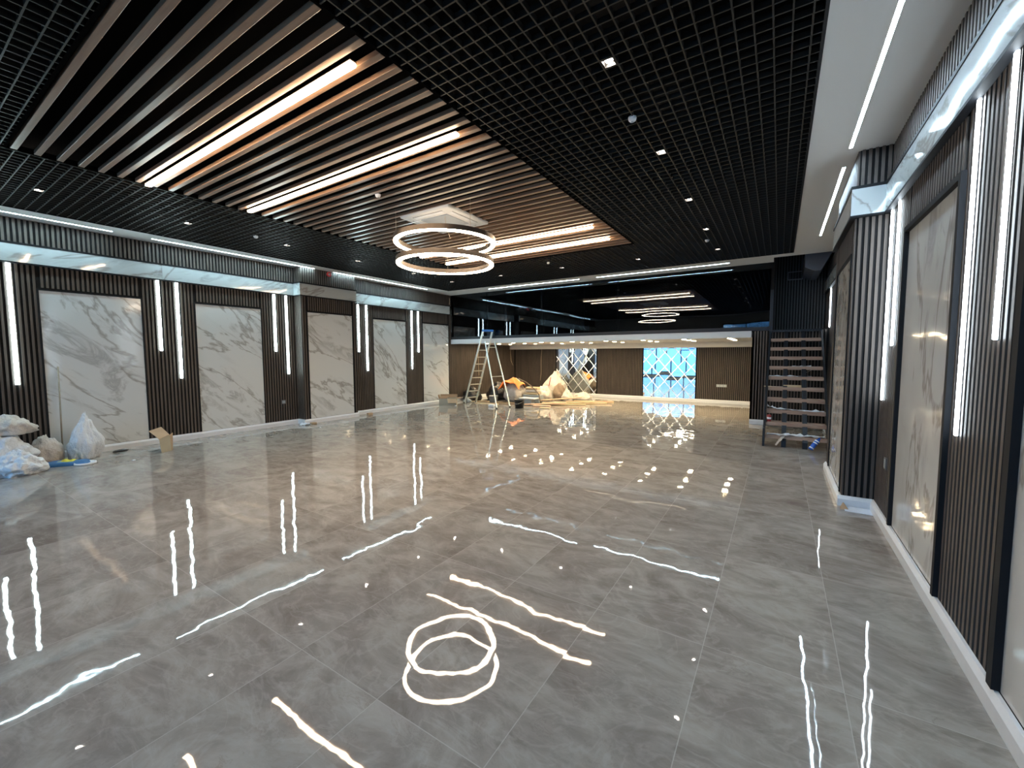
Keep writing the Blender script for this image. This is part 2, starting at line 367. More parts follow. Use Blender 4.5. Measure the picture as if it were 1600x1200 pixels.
WALL_MATS = [M['gap'], M['rib']]
BZ0, BZ1 = 3.365, 3.655           # marble band
PZ0, PZ1 = 0.125, 2.935           # marble panels
def clad_wall(name, face, sgn, y0, y1, panels, thick=0.3, zt=H+0.04):
    mb = MB(); b0, b1 = sorted((face-sgn*RD, face-sgn*(RD+thick)))
    mb.box(b0, b1, y0-0.25, y1+0.3, 0, 4.75, 0)
    ribs(mb, face, sgn, y0, y1, BZ1+0.03, zt-0.04)
    cur = y0
    for (p0, p1) in panels+[(y1, y1)]:
        if p0-cur > 0.05: ribs(mb, face, sgn, cur, p0, PZ0-0.02, BZ0-0.02)
        if p1 > p0: ribs(mb, face, sgn, p0, p1, PZ1+0.05, BZ0-0.02)
        cur = p1
    return struct(name, mb, WALL_MATS)
LP = [(1.72, 3.08), (4.0, 5.36), (8.72, 10.07), (10.87, 12.25)]
LPP = (6.38, 7.73)
RP = [(1.58, 2.95), (3.95, 5.33)]
clad_wall('wall_left', L, 1, YF, D2, LP)
clad_wall('wall_right', R, -1, YF, D2, RP)
# piers: side face plus the return faces at their ends
def pier(name, face, sgn, wall, PY1):
    mb = MB(); a0, a1 = sorted((face-sgn*RD, wall)); mb.box(a0, a1, PY0+RD, PY1-RD, 0, H+0.02, 0)
    lo, hi = (PZ0-0.02, BZ0-0.02)
    for (z0, z1) in ((lo, hi), (BZ1+0.03, H)):
        for yy in (PY0, PY1-RD):
            x0, x1 = a0, a1
            n = 5; pt = (x1-x0)/n
            for i in range(n):
                mb.box(x0+pt*i+pt*0.28, x0+pt*i+pt*0.28+RW*0.92, yy, yy+RD, z0, z1, 1)
    ribs(mb, face, sgn, PY0, PY1, BZ1+0.03, H)
    ribs(mb, face, sgn, PY0, LPP[0]-0.02, lo, hi); ribs(mb, face, sgn, LPP[1]+0.02, PY1, lo, hi)
    ribs(mb, face, sgn, LPP[0], LPP[1], PZ1+0.05, hi)
    return struct(name, mb, WALL_MATS)
pier('wall_left_pier', PC, 1, L, PYL); pier('wall_right_pier', RC, -1, R, PY1)

# front wall behind the camera, with glazed openings
fw = MB()
def wall_with_holes(mb, x0, x1, z0, z1, holes, y0, y1, mi=0):
    xs = sorted({x0, x1, *[h[0] for h in holes], *[h[1] for h in holes]})
    for a, b in zip(xs, xs[1:]):
        hs = [h for h in holes if h[0] <= a and h[1] >= b]
        if not hs: mb.box(a, b, y0, y1, z0, z1, mi)
        else:
            h = hs[0]
            if h[2] > z0: mb.box(a, b, y0, y1, z0, h[2], mi)
            if h[3] < z1: mb.box(a, b, y0, y1, h[3], z1, mi)
HOLES = [(-10.2, -3.1, 0.1, 3.2), (-2.9, -0.4, 0.1, 3.62)]
wall_with_holes(fw, L-0.3, R+0.3, 0, 4.8, HOLES, YF-0.25, YF)
struct('wall_front', fw, M['grey_wall'])
for k, (x0, x1, z0, z1) in enumerate(HOLES, 1):
    fr = MB(); n = max(2, round((x1-x0)/1.2)); y0, y1 = YF-0.16, YF-0.08
    for i in range(n+1):
        x = x0+(x1-x0)*i/n; fr.box(max(x0, x-0.035), min(x1, x+0.035), y0, y1, z0, z1)
    for z in (z0, 2.25, z1-0.06): fr.box(x0, x1, y0, y1, z, z+0.06)
    fo = struct('window_%d' % k, fr, M['black'])
    g = MB().box(x0, x1, YF-0.125, YF-0.119, z0, z1).build('pane', M['clear'], fo)
# the street outside the front windows
struct('ground', MB().box(-60, 50, -60, YF-0.3, -0.25, -0.1), M['asphalt'])
hb = MB()
for (x0, x1, y0, y1, h) in ((-30, -17, -30, -22, 7), (-15, -8, -26, -20, 5), (-4, 6, -27, -21, 6)): hb.box(x0, x1, y0, y1, -0.1, h)
struct('trim_1', hb, M['house'])  # house blocks across the street, unseen behind the camera

# baseboards
def skirt_y(name, face, sgn, y0, y1):
    t = 0.035*sgn; prof = [(face, 0), (face+t, 0), (face+t, 0.085), (face+t*0.45, 0.118), (face, 0.122)]
    struct(name, MB().prism(prof, 'y', y0, y1), M['skirt'])
def skirt_x(name, face, sgn, x0, x1):
    t = 0.035*sgn; prof = [(face, 0), (face+t, 0), (face+t, 0.085), (face+t*0.45, 0.118), (face, 0.122)]
    mb = MB(); n = len(prof)
    vs = [(x0, u, v) for u, v in prof]+[(x1, u, v) for u, v in prof]
    mb.add(vs, [tuple(range(n)), tuple(range(2*n-1, n-1, -1))]+[(i, i+n, (i+1) % n+n, (i+1) % n) for i in range(n)])
    struct(name, mb, M['skirt'])
skirt_y('baseboard_left', L, 1, YF, PY0); skirt_y('baseboard_left', PC, 1, PY0, PYL); skirt_y('baseboard_left', L, 1, PYL, D2-0.03)
skirt_y('baseboard_right', R, -1, YF, PY0); skirt_y('baseboard_right', RC, -1, PY0, PY1); skirt_y('baseboard_right', R, -1, PY1, D)
skirt_x('baseboard_left', PY0, -1, L, PC+0.035); skirt_x('baseboard_right', PY0, -1, RC-0.035, R)
skirt_x('baseboard_back', D2, -1, L, -0.62)

# back wall under the mezzanine (ribbed, openings for two mirrors)
MIR = [(-8.50, -6.60), (-4.60, -2.65)]
bw = MB(); bw.box(L, R+0.3, D2+RD, D2+0.3, 0, 4.75, 0)
cur = L
for (a, b_) in MIR+[(-0.6, -0.6)]:
    ribs(bw, D2, -1, cur, a-0.03, PZ0-0.02, 2.08, axis='y'); cur = b_+0.03
struct('wall_back', bw, WALL_MATS)

# slab of the mezzanine: soffit, fascia, beam along the back
SOF = 2.255
sl = MB(); sl.box(L, -0.62, D+0.06, D2, SOF, 2.38, 0); sl.box(L, -0.62, D, D+0.06, 2.235, 2.402, 0)
struct('ceiling_mezzanine', sl, M['fascia'])
struct('trim_2', MB().box(L, -0.62, D2-0.45, D2, 2.065, SOF), M['white'])
# ribbed box under the slab beside the stair
pb = MB(); pb.box(-0.60, R, D+RD, D+0.2, 0, 2.39, 0); pb.box(-0.60, -0.42, D+RD, D2, 0, 2.25, 0)
ribs(pb, D, -1, -0.60, R, 0.11, 2.39, axis='y')
struct('wall_stair', pb, WALL_MATS); skirt_x('baseboard_stair', D, -1, -0.60, -0.26)
# landing slab, dark room behind the smoked glass
struct('floor_mezzanine', MB().box(L, R, D+0.03, D2, 2.39, 2.415), M['gap'])
mz = MB(); mz.box(RX0-0.02, R, 13.6, 13.9, 2.4, 4.6, 0)
ribs(mz, 13.58, -1, RX0, R, 2.42, 4.6, axis='y')
struct('wall_landing', mz, [M['gap'], M['drib']])
struct('wall_mezzanine', MB().box(RX0-0.06, RX0+0.02, D+0.02, D2, 2.4, 4.6), M['gap'])

# white plasterboard border of the ceiling
IBX0, IBX1, IBY0, IBY1 = -10.03, 0.20, -1.70, 11.49
SB = 11.84                        # the border is narrower in front of the stairwell
cb = MB()
cb.box(L-0.02, IBX0, YF, D, H, H+0.12); cb.box(IBX0, IBX1, YF, IBY0, H, H+0.12)
cb.box(IBX1, R+0.02, YF, SB, H, H+0.12); cb.box(IBX0, RX0, IBY1, D, H, H+0.12); cb.box(RX0, IBX1, IBY1, SB, H, H+0.12)
struct('ceiling_border', cb, M['white'])
up = MB(); up.box(L, RX0, D+0.0, D+0.05, H+0.0, 4.62)
struct('trim_3', up, M['white'])
# black edge angle around the grid
ea = MB()
for (x0, x1, y0, y1) in ((IBX0, IBX0+0.022, IBY0, IBY1), (IBX1-0.022, IBX1, IBY0, IBY1), (IBX0, IBX1, IBY0, IBY0+0.022), (IBX0, IBX1, IBY1-0.022, IBY1)):
    ea.box(x0, x1, y0, y1, H-0.006, H+0.07)
struct('trim_4', ea, M['black'])

# open-cell grid ceiling around the wooden field
WX0, WX1, WY0, WY1 = -7.24, -2.62, 0.99, 8.77
GP = 0.1153; GW = 0.011; GH = 0.042
def grid(name, x0, x1, y0, y1):
    mb = MB(); z0, z1 = H, H+GH
    i = math.ceil((x0-IBX0)/GP-1e-6)
    while IBX0+i*GP < x1+1e-6:
        x = IBX0+i*GP; mb.box(x-GW/2, x+GW/2, y0, y1, z0, z1); i += 1
    j = math.ceil((y0-IBY0)/GP-1e-6)
    while IBY0+j*GP < y1+1e-6:
        y = IBY0+j*GP; mb.box(x0, x1, y-GW/2, y+GW/2, z0+0.0006, z1-0.0006); j += 1
    return struct(name, mb, M['grid'])
grid('ceiling_grid', IBX0, WX0, IBY0, IBY1); grid('ceiling_grid', WX1, IBX1, IBY0, IBY1)
grid('ceiling_grid', WX0, WX1, IBY0, WY0); grid('ceiling_grid', WX0, WX1, WY1, IBY1)
wt = MB()
for (x0, x1, y0, y1) in ((WX0-0.012, WX0+0.012, WY0, WY1), (WX1-0.012, WX1+0.012, WY0, WY1), (WX0, WX1, WY0-0.012, WY0+0.012), (WX0, WX1, WY1-0.012, WY1+0.012)):
    wt.box(x0, x1, y0, y1, H-0.002, H+0.06)
struct('trim_5', wt, M['plenum'])

# ------------------------------------------------------------------ wooden slats
sp_ = (8.675-1.055)/43
proto = MB().bbox(WX0+0.02, WX1-0.02, -0.027, 0.027, H+0.002, H+0.045, 0.003).build('ceiling_slat', M['slat'], origin=((WX0+WX1)/2, 0, H))
proto.location = ((WX0+WX1)/2, 1.055, H)
tag(proto, 'warm brown wooden slat hung in the row of slats across the black ceiling', 'ceiling slat', 'wooden slats across the middle of the ceiling')
for i in range(1, 44):
    o = proto.copy(); COL.objects.link(o); o.location.y = 1.055+sp_*i

# ------------------------------------------------------------------ warm linear lights on the slats
def warm_line(x0, x1, y, label):
    t = thing('linear_light', (x0, y, H), label, 'light', 'warm linear lights on the slatted ceiling')
    MB().bbox(x0, x1, y-0.030, y+0.030, H-0.008, H+0.0, 0.002).build('housing', M['ringmetal'], t)
    MB().bbox(x0+0.003, x1-0.003, y-0.033, y+0.033, H-0.036, H-0.008, 0.010).build('diffuser', M['warm'], t)
warm_line(-7.17, -2.87, 2.207, 'warm linear ceiling light nearest the camera, longest in view on the wooden slats')
warm_line(-7.12, -2.86, 3.447, 'warm linear ceiling light on the slats between the nearest one and the air conditioner')
warm_line(-7.10, -2.87, 7.17, 'warm linear ceiling light beyond the air conditioner, partly behind the upper ring')
warm_line(-7.10, -2.88, 8.055, 'farthest warm linear ceiling light, at the back edge of the wooden slats')

# ------------------------------------------------------------------ cool light strips in the white border
def border_line(x0, x1, y0, y1, label, mat='cool'):
    t = thing('border_light_strip', (x0, y0, H), label, 'light', 'cool light strips in the white ceiling border')
    MB().box(x0, x1, y0, y1, H-0.004, H).build('diffuser', M[mat], t)
    mb = MB(); e = 0.004
    for q in ((x0-e, x1+e, y0-e, y0), (x0-e, x1+e, y1, y1+e), (x0-e, x0, y0, y1), (x1, x1+e, y0, y1)): mb.box(*q, H-0.006, H)
    mb.build('frame', M['white'], t)
xl = -10.40; hw = 0.015
border_line(xl-hw, xl+hw, -0.90, 2.64, 'nearest cool light strip over the left wall, running out of the photo')
border_line(xl-hw, xl+hw, 3.21, 6.60, 'cool white light strip in the left ceiling border, over the second marble panel')
border_line(xl-hw, xl+hw, 7.16, 10.78, 'cool white light strip at the far end of the left ceiling border')
border_line(-8.56, -5.19, 11.875, 11.905, 'cool white light strip in the back ceiling border, left one above the smoked glass')
border_line(-4.63, -1.13, 11.875, 11.905, 'cool white light strip in the back ceiling border, right one above the smoked glass')
border_line(0.59-hw, 0.59+hw, 6.65, 10.15, 'cool white light strip in the right ceiling border, beyond the gap beside the right pier', 'coolr')
border_line(0.59-hw, 0.59+hw, 2.55, 6.08, 'cool white light strip in the right ceiling border, the near and larger one', 'coolr')
border_line(0.59-hw, 0.59+hw, -1.5, 2.0, 'cool light strip in the right ceiling border behind the camera', 'coolr')

# ------------------------------------------------------------------ marble band under the frieze
def band(name, x0, x1, y0, y1, label):
    t = thing('marble_band', ((x0+x1)/2, y0, BZ0), label, 'marble band', 'marble bands along the tops of the walls')
    MB().box(x0, x1, y0, y1, BZ0, BZ1).build('marble_face', M['marble_band'], t)
    e0, e1 = (x0, x1+0.006) if name == 'l' else (x0-0.006, x1)
    MB().box(e0, e1, y0, y1, BZ1, BZ1+0.034).build('top_trim', M['black'], t)
    MB().box(e0, e1, y0, y1, BZ0-0.022, BZ0).build('bottom_trim', M['black'], t)
g = 0.002
band('l', L, L+0.05, YF, 3.438, 'marble band on the left wall, near section left of the vertical joint')
band('l', L, L+0.05, 3.438+g, PY0-0.05, 'marble band on the left wall from the joint to the projecting pier')
band('l', L+0.05, PC+0.05, PY0-0.05, PY0, 'short marble return on the camera side of the left pier')
band('l', PC, PC+0.05, PY0, PYL, 'marble band across the face of the left pier')
band('l', L, L+0.05, PYL+0.02, 12.28, 'marble band on the left wall between the pier and the back corner')
band('r', R-0.05, R, YF, 2.96, 'marble band on the right wall, nearest section at the right edge of the photo')
band('r', R-0.05, R, 2.96+g, PY0-0.05, 'marble band on the right wall from the bright joint to the pier')
band('r', RC-0.05, R-0.05, PY0-0.05, PY0, 'marble band wrapping the camera side of the right pier')
band('r', RC-0.05, RC, PY0, PY1, 'marble band along the side of the right pier')
band('r', R-0.05, R, PY1+0.03, 13.5, 'marble band on the right wall above the stairs')

# ------------------------------------------------------------------ marble panels
def marble_panel(face, sgn, y0, y1, label, mat, fwid=0.026, proud=0.012):
    t = thing('marble_cladding', (face, (y0+y1)/2, PZ0), label, 'marble', 'framed marble slabs on the walls')
    a, b = sorted((face-sgn*0.013, face-sgn*0.004))
    MB().box(a, b, y0, y1, PZ0, PZ1).build('marble_slab', M[mat], t)
    a, b = sorted((face-sgn*0.014, face+sgn*proud)); mb = MB()
    mb.box(a, b, y0-fwid, y0, PZ0, PZ1+fwid); mb.box(a, b, y1, y1+fwid, PZ0, PZ1+fwid); mb.box(a, b, y0, y1, PZ1, PZ1+fwid)
    mb.build('frame', M['black'], t)
nm = ['nearest framed marble panel on the left wall, behind the bags', 'second framed marble panel of the left wall, between two pairs of light strips',
      'framed marble panel just beyond the left pier', 'farthest framed marble panel on the left wall, behind the open cardboard box']
for (a, b), s in zip(LP, nm): marble_panel(L, 1, a, b, s, 'marble_l')
marble_panel(PC, 1, *LPP, 'framed marble panel on the face of the left pier', 'marble_l')
marble_panel(R, -1, *RP[0], 'framed marble panel cut off by the right edge of the photo', 'marble_r', 0.06, 0.03)
marble_panel(R, -1, *RP[1], 'tall marble panel under film on the right wall, in a black frame', 'marble_r', 0.045, 0.03)
marble_panel(RC, -1, *LPP, 'narrow-looking marble panel on the side of the right pier by the stairs', 'marble_r', 0.04, 0.012)

# ------------------------------------------------------------------ vertical light strips
def strip(face, sgn, y, zb, label, mat, wd=0.05):
    zt = BZ0-0.024
    t = thing('wall_light_strip', (face, y, zb), label, 'light', 'vertical light strips on the walls')
    a, b = sorted((face-sgn*0.008, face+sgn*0.004)); MB().box(a, b, y-wd/2, y+wd/2, zb, zt).build('channel', M['black'], t)
    a, b = sorted((face+sgn*0.004, face+sgn*0.020)); MB().bbox(a, b, y-wd/2, y+wd/2, zb+0.004, zt-0.004, 0.006).build('diffuser', M[mat], t)
SH, LG = 1.91, 1.325
for y, z, s in ((1.08, SH, 'short vertical light strip at the near end of the left wall, cut off by the photo edge'),
                (1.40, LG, 'long vertical light strip nearest the camera on the left wall'),
                (3.36, SH, 'short light strip right of the nearest marble panel on the left wall'),
                (3.68, LG, 'long light strip left of the second marble panel on the left wall'),
                (5.69, SH, 'short light strip right of the second marble panel on the left wall'),
                (5.99, LG, 'long light strip just before the left pier'),
                (8.17, SH, 'short light strip just beyond the left pier'),
                (8.47, LG, 'long light strip left of the marble panel beyond the left pier'),
                (10.34, LG, 'long light strip left of the farthest pair on the left wall'),
                (10.65, SH, 'short light strip beside the farthest marble panel of the left wall')):
    strip(L, 1, y, z, s, 'wallc')
for y, z, s in ((3.27, 1.87, 'short light strip nearest the camera on the right wall'),
                (3.74, 1.275, 'longest light strip in the photo, on the right wall left of the nearest one'),
                (5.71, 1.88, 'short light strip by the right pier, the nearer of its pair'),
                (6.04, 1.29, 'long light strip on the right wall tucked against the pier'),
                (12.3, 2.43, 'light strip on the right wall above the top of the stairs')):
    strip(R, -1, y, z, s, 'wallr', 0.032)

# ------------------------------------------------------------------ air conditioner cassette
t = thing('air_conditioner', (-4.84, 5.48, H), 'white square air conditioner cassette in the wooden slats above the ring lamp', 'air conditioner')
x0, x1, y0, y1 = -5.36, -4.31, 4.95, 6.0
MB().bbox(x0, x1, y0, y1, H-0.035, H+0.02, 0.02).build('fascia_panel', M['acwhite'], t)
MB().bbox(x0+.24, x1-.24, y0+.24, y1-.24, H-0.048, H-0.030, 0.008).build('intake_grille', M['acgrille'], t)
for (a, b, c, d) in ((x0+.10, x0+.17, y0+.22, y1-.22), (x1-.17, x1-.10, y0+.22, y1-.22), (x0+.22, x1-.22, y0+.10, y0+.17), (x0+.22, x1-.22, y1-.17, y1-.10)):
    MB().bbox(a, b, c, d, H-0.041, H-0.033, 0.003).build('louvre', M['whitep'], t)
mb = MB()
for (a, b, c, d) in ((x0+.085, x0+.10, y0+.20, y1-.20), (x1-.10, x1-.085, y0+.20, y1-.20), (x0+.20, x1-.20, y0+.085, y0+.10), (x0+.20, x1-.20, y1-.10, y1-.085)):
    mb.box(a, b, c, d, H-0.0362, H-0.033)
mb.build('air_slot', M['acdark'], t)

# ------------------------------------------------------------------ ring pendant
t = thing('ring_pendant', (-4.66, 5.26, 3.30), 'pendant lamp of two stacked glowing rings hung on wires under the slatted ceiling', 'pendant lamp')
def ring(cx, cy, z, ro, name):
    ri = ro-0.075; h = 0.085
    rb = MB().lathe([(ri, 0.012), (ri, h), (ro, h), (ro, 0.012)], (cx, cy, z), 96, closed=True, smooth=False).build(name, M['ringmetal'], t)
    d = MB().lathe([(ri+0.004, 0.0), (ri+0.002, 0.013), (ro-0.002, 0.013), (ro-0.004, 0.0), (ro-0.012, -0.008), (ri+0.012, -0.008)], (0, 0, 0), 96, closed=True)
    d.v = [p+Vector((cx, cy, z)) for p in d.v]; od = d.build('ring_diffuser', M['ringlight'], rb, origin=t.location)
    return rb
UX, UY, LX, LY = -4.60, 5.20, -4.72, 5.34
ring(UX, UY, 3.585, 0.81, 'upper_ring'); ring(LX, LY, 3.295, 0.80, 'lower_ring')
for k in range(3):
    a = math.radians(100+120*k)
    p = Vector((UX+0.77*math.cos(a), UY+0.77*math.sin(a), 3.67)); q = Vector((UX+0.77*math.cos(a), UY+0.77*math.sin(a), H))
    MB().tube([p, q], 0.0028, 5).build('suspension_wire', M['cable'], t)
    p = Vector((LX+0.765*math.cos(a+0.5), LY+0.765*math.sin(a+0.5), 3.38)); q = Vector((UX+0.77*math.cos(a+0.5), UY+0.77*math.sin(a+0.5), 3.60))
    MB().tube([p, q], 0.0028, 5).build('suspension_wire', M['cable'], t)
MB().tube([(UX-0.02, UY+0.02, H-0.045), (UX-0.03, UY+0.06, 3.9), (UX+0.02, UY+0.1, 3.70)], 0.004, 6).build('power_cable', M['cable'], t)

# ------------------------------------------------------------------ grid spotlights, detectors
def cell(x, y): return IBX0+(math.floor((x-IBX0)/GP)+0.5)*GP, IBY0+(math.floor((y-IBY0)/GP)+0.5)*GP
sp0 = None
SPL = ['largest and nearest in view on the right side', 'right side, nearer than the frame shows', 'right side, just past the white detector', 'right side, third from the camera',
       'right side, fourth from the camera', 'at the back right corner of the grid', 'back row, next to the right corner', 'in the back row, middle one of five', 'in the back row, right beside the lower ring',
       'at the back left corner under the lower ring', 'left side, farthest before the back corner', 'left side, beyond the pier, left of the rings', 'left side, third along over the second marble slab', 'left side, nearest in view', 'left side, nearer than the frame shows']
for i, (x, y) in enumerate(((-1.16, 3.26), (-1.16, 1.50), (-1.16, 5.0), (-1.16, 6.77), (-1.16, 8.53), (-1.16, 10.19), (-2.93, 10.22), (-4.85, 10.1), (-6.9, 10.12),
              (-8.72, 10.17), (-8.70, 8.45), (-8.70, 6.69), (-8.71, 4.98), (-8.71, 3.25), (-8.71, 1.5))):
    x, y = cell(x, y)
    lab = 'small square spotlight in the black grid, '+SPL[i]
    if sp0 is None:
        t = sp0 = thing('grid_spotlight', (x, y, H), lab, 'spotlight', 'small spotlights in the black grid ceiling')
        mb = MB(); mb.box(x-.05, x+.05, y-.05, y-.042, H, H+.06); mb.box(x-.05, x+.05, y+.042, y+.05, H, H+.06); mb.box(x-.05, x-.042, y-.042, y+.042, H, H+.06); mb.box(x+.042, x+.05, y-.042, y+.042, H, H+.06)
        mb.build('housing', M['grid'], t)
        MB().lathe([(0.0, 0.016), (0.030, 0.018), (0.034, 0.026)], (x, y, H), 20).build('lens', M['spot'], t)
    else: copy_thing(sp0, (x, y, H), lab)
def detector(x, y, label):
    t = thing('smoke_detector', (x, y, H), label, 'smoke detector')
    MB().lathe([(0, -0.034), (0.024, -0.032), (0.036, -0.018), (0.040, -0.004), (0.040, 0.01), (0, 0.01)], (x, y, H), 24).build('sensor_body', M['whitep'], t)
    MB().lathe([(0, -0.040), (0.012, -0.039), (0.013, -0.030), (0, -0.030)], (x, y, H), 16).build('sensor_head', M['acgrille'], t)
detector(-1.28, 4.18, 'small round white detector in the right grid, between the two nearest spotlights')
detector(-1.30, 9.31, 'small round white detector in the right grid, near the back')
detector(-4.91, 4.13, 'small round detector among the wooden slats in front of the air conditioner')
detector(-4.91, 9.36, 'small round detector in the grid beyond the wooden slats')
detector(-8.55, 4.24, 'small round white detector in the grid over the left side')

# ------------------------------------------------------------------ downlights under the mezzanine
dl0 = None
for j, y in enumerate((13.35, 14.2, 15.05)):
    for i in range(8):
        x = -1.2-1.215*i
        lab = 'round warm downlight under the mezzanine, %s row, %s' % (('front', 'middle', 'rear')[j], ('at the right end by the stairs', 'second from the right', 'third from the right', 'fourth from the right', 'fourth from the left', 'third from the left', 'second from the left', 'at the left end behind the stepladder')[i])
        if dl0 is None:
            t = dl0 = thing('downlight', (x, y, SOF), lab, 'downlight', 'recessed downlights under the mezzanine, front row')
            MB().lathe([(0.070, 0.0), (0.070, -0.004), (0.088, -0.004), (0.092, 0.0)], (x, y, SOF), 28).build('trim_ring', M['whitep'], t)
            MB().lathe([(0.0, -0.0035), (0.069, -0.003), (0.069, 0.0)], (x, y, SOF), 28).build('lens', M['down'], t)
        else:
            r = copy_thing(dl0, (x, y, SOF), lab); r['group'] = 'recessed downlights under the mezzanine, %s row' % ('front', 'middle', 'rear')[j]

# ------------------------------------------------------------------ diamond mirrors on the back wall
def clip_poly(poly, x0, x1, z0, z1):
    def cut(ps, ax, val, keep_less):
        out = []
        for i in range(len(ps)):
            a, b = ps[i], ps[(i+1) % len(ps)]
            ia = (a[ax] <= val) if keep_less else (a[ax] >= val); ib = (b[ax] <= val) if keep_less else (b[ax] >= val)
            if ia: out.append(a)
            if ia != ib:
                k = (val-a[ax])/(b[ax]-a[ax]); out.append((a[0]+k*(b[0]-a[0]), a[1]+k*(b[1]-a[1])))
        return out
    for ax, val, kl in ((0, x0, False), (0, x1, True), (1, z0, False), (1, z1, True)):
        poly = cut(poly, ax, val, kl)
        if len(poly) < 3: return []
    return poly
def mirror_panel(x0, x1, z0, z1, label):
    t = thing('diamond_mirror', ((x0+x1)/2, D2, z0), label, 'mirror')
    mb = MB(); w_, h_ = 0.485, 0.57; rnd = random.Random(int(-x0*100))
    yb = D2-0.004
    for i in range(-1, int((x1-x0)/w_)+3):
        for j in range(-1, int((z1-z0)/h_)+3):
            for ox, oz in ((0, 0), (.5, .5)):
                cx_, cz_ = x0+0.1+(i+ox)*w_, z0+0.07+(j+oz)*h_
                full = [(cx_-w_/2, cz_), (cx_, cz_-h_/2), (cx_+w_/2, cz_), (cx_, cz_+h_/2)]
                k = 0.91
                inner = [(cx_+(a-cx_)*k, cz_+(b-cz_)*k) for a, b in full]
                tx, tz = rnd.uniform(-0.006, 0.006), rnd.uniform(-0.006, 0.006)
                def Y(p): return yb-0.006+(p[0]-cx_)*tx+(p[1]-cz_)*tz
                ci = clip_poly(inner, x0, x1, z0, z1)
                if len(ci) >= 3: mb.add([(p[0], Y(p), p[1]) for p in ci], [tuple(range(len(ci)))], 0)
                for e in range(4):     # bevelled edges
                    q = [inner[e], inner[(e+1) % 4], full[(e+1) % 4], full[e]]
                    cq = clip_poly(q, x0, x1, z0, z1)
                    if len(cq) < 3: continue
                    A, B = full[e], full[(e+1) % 4]; ln = math.hypot(B[0]-A[0], B[1]-A[1]); wd = ln and abs((inner[e][0]-A[0])*(B[1]-A[1])-(inner[e][1]-A[1])*(B[0]-A[0]))/ln
                    def depth(p):
                        dd = abs((p[0]-A[0])*(B[1]-A[1])-(p[1]-A[1])*(B[0]-A[0]))/ln; return Y(p)+0.0035*(1-min(1, dd/wd))
                    mb.add([(p[0], depth(p), p[1]) for p in cq], [tuple(range(len(cq)))], 1)
    ob = MB.build(mb, 'mirror_panes', [M['mirror'], M['bevel']], t)
    MB().box(x0, x1, D2-0.002, D2+0.012, z0, z1).build('backing_board', M['black'], t)
    return t
# build() merges doubles, so tilt is kept by facing everything to the room
mirror_panel(*MIR[0], 0.12, 2.065, 'left mirror of diamond-shaped panes on the back wall under the mezzanine')
mirror_panel(*MIR[1], 0.12, 2.065, 'right mirror of diamond-shaped panes on the back wall, reflecting blue daylight')

# ------------------------------------------------------------------ smoked glass front of the mezzanine
gx = [L+0.01, -9.02, -8.22, -6.77, -5.23, -4.16, RX0-0.04]
names = ['leftmost', 'narrow second', 'third', 'fourth', 'fifth', 'wide rightmost']
for a, b, s in zip(gx, gx[1:], names):
    t = thing('glass_screen', ((a+b)/2, D, 2.402), '%s smoked glass panel of the mezzanine front above the white slab' % s, 'glass', 'smoked glass screens along the mezzanine')
    MB().box(a+0.004, b-0.004, D+0.006, D+0.018, 2.44, H).build('pane', M['glass'], t)
    MB().box(a, b, D-0.004, D+0.04, 2.402, 2.50).build('bottom_channel', M['steelblk'], t)
# steel posts behind the glass
for k, (a, b) in enumerate(((-9.07, -8.98), (-8.27, -8.18), (-6.80, -6.72), (-5.36, -5.10), (-4.24, -4.12)), 6):
    struct('trim_%d' % k, MB().box(a, b, D+0.05, D+0.16, 2.415, 4.6), M['steelblk'])

# ------------------------------------------------------------------ stairs
t = thing('staircase', (0.3, 9.5, 0), 'open steel staircase with raw timber treads climbing to the mezzanine on the right', 'staircase')
SX0, SX1 = -0.19, 0.83; NR = 11; RZ = 2.40/NR; SY0, SY1 = 9.60, 12.30; RUN = (SY1-SY0)/10
for i in range(10):
    z = RZ*(i+1); y = SY0+RUN*i
    MB().bbox(SX0+0.005, SX1-0.02, y, y+0.27, z-0.075, z, 0.005).build('tread', M['tread'], t)
def stringer(x0, x1, dz0, dz1, y0=SY0-0.05, name='stringer'):
    sl_ = RZ/RUN; mb = MB()
    def zz(y, o): return max(0.0, RZ+(y-SY0)*sl_+o)
    pts = []; ya, yb_ = y0, SY1+0.02
    yz = SY0+(-RZ-dz0)/sl_
    lower = [(max(ya, yz), max(0, zz(max(ya, yz), dz0))), (yb_, zz(yb_, dz0))]
    poly = [(ya, 0)]+([(yz, 0)] if yz > ya else [])+[(yb_, zz(yb_, dz0)), (yb_, min(2.39, zz(yb_, dz1))), (ya, zz(ya, dz1))]
    mb.prism(poly, 'x', x0, x1); return mb.build(name, M['steelblk'], t)
stringer(SX0-0.035, SX0, -0.30, 0.06); stringer(SX1-0.02, SX1+0.015, -0.30, 0.06)
stringer(0.09, 0.17, -0.30, -0.055, name='support_beam'); stringer(0.43, 0.51, -0.30, -0.055, name='support_beam')
MB().box(SX0-0.035, SX0+0.0, SY0-0.11, SY0-0.05, 0, 0.36).build('foot_post', M['steelblk'], t)
MB().bbox(-0.235, -0.16, D-0.09, D-0.02, 2.1, 3.40, 0.004).build('top_post', M['steelblk'], t)
MB().box(-0.16, SX1, D-0.10, D-0.01, 2.352, 2.405).build('landing_edge', M['steelblk'], t)
MB().box(SX1+0.015, R-0.04, 9.5, 9.56, 0.0, 0.05).build('wall_foot', M['steelblk'], t)

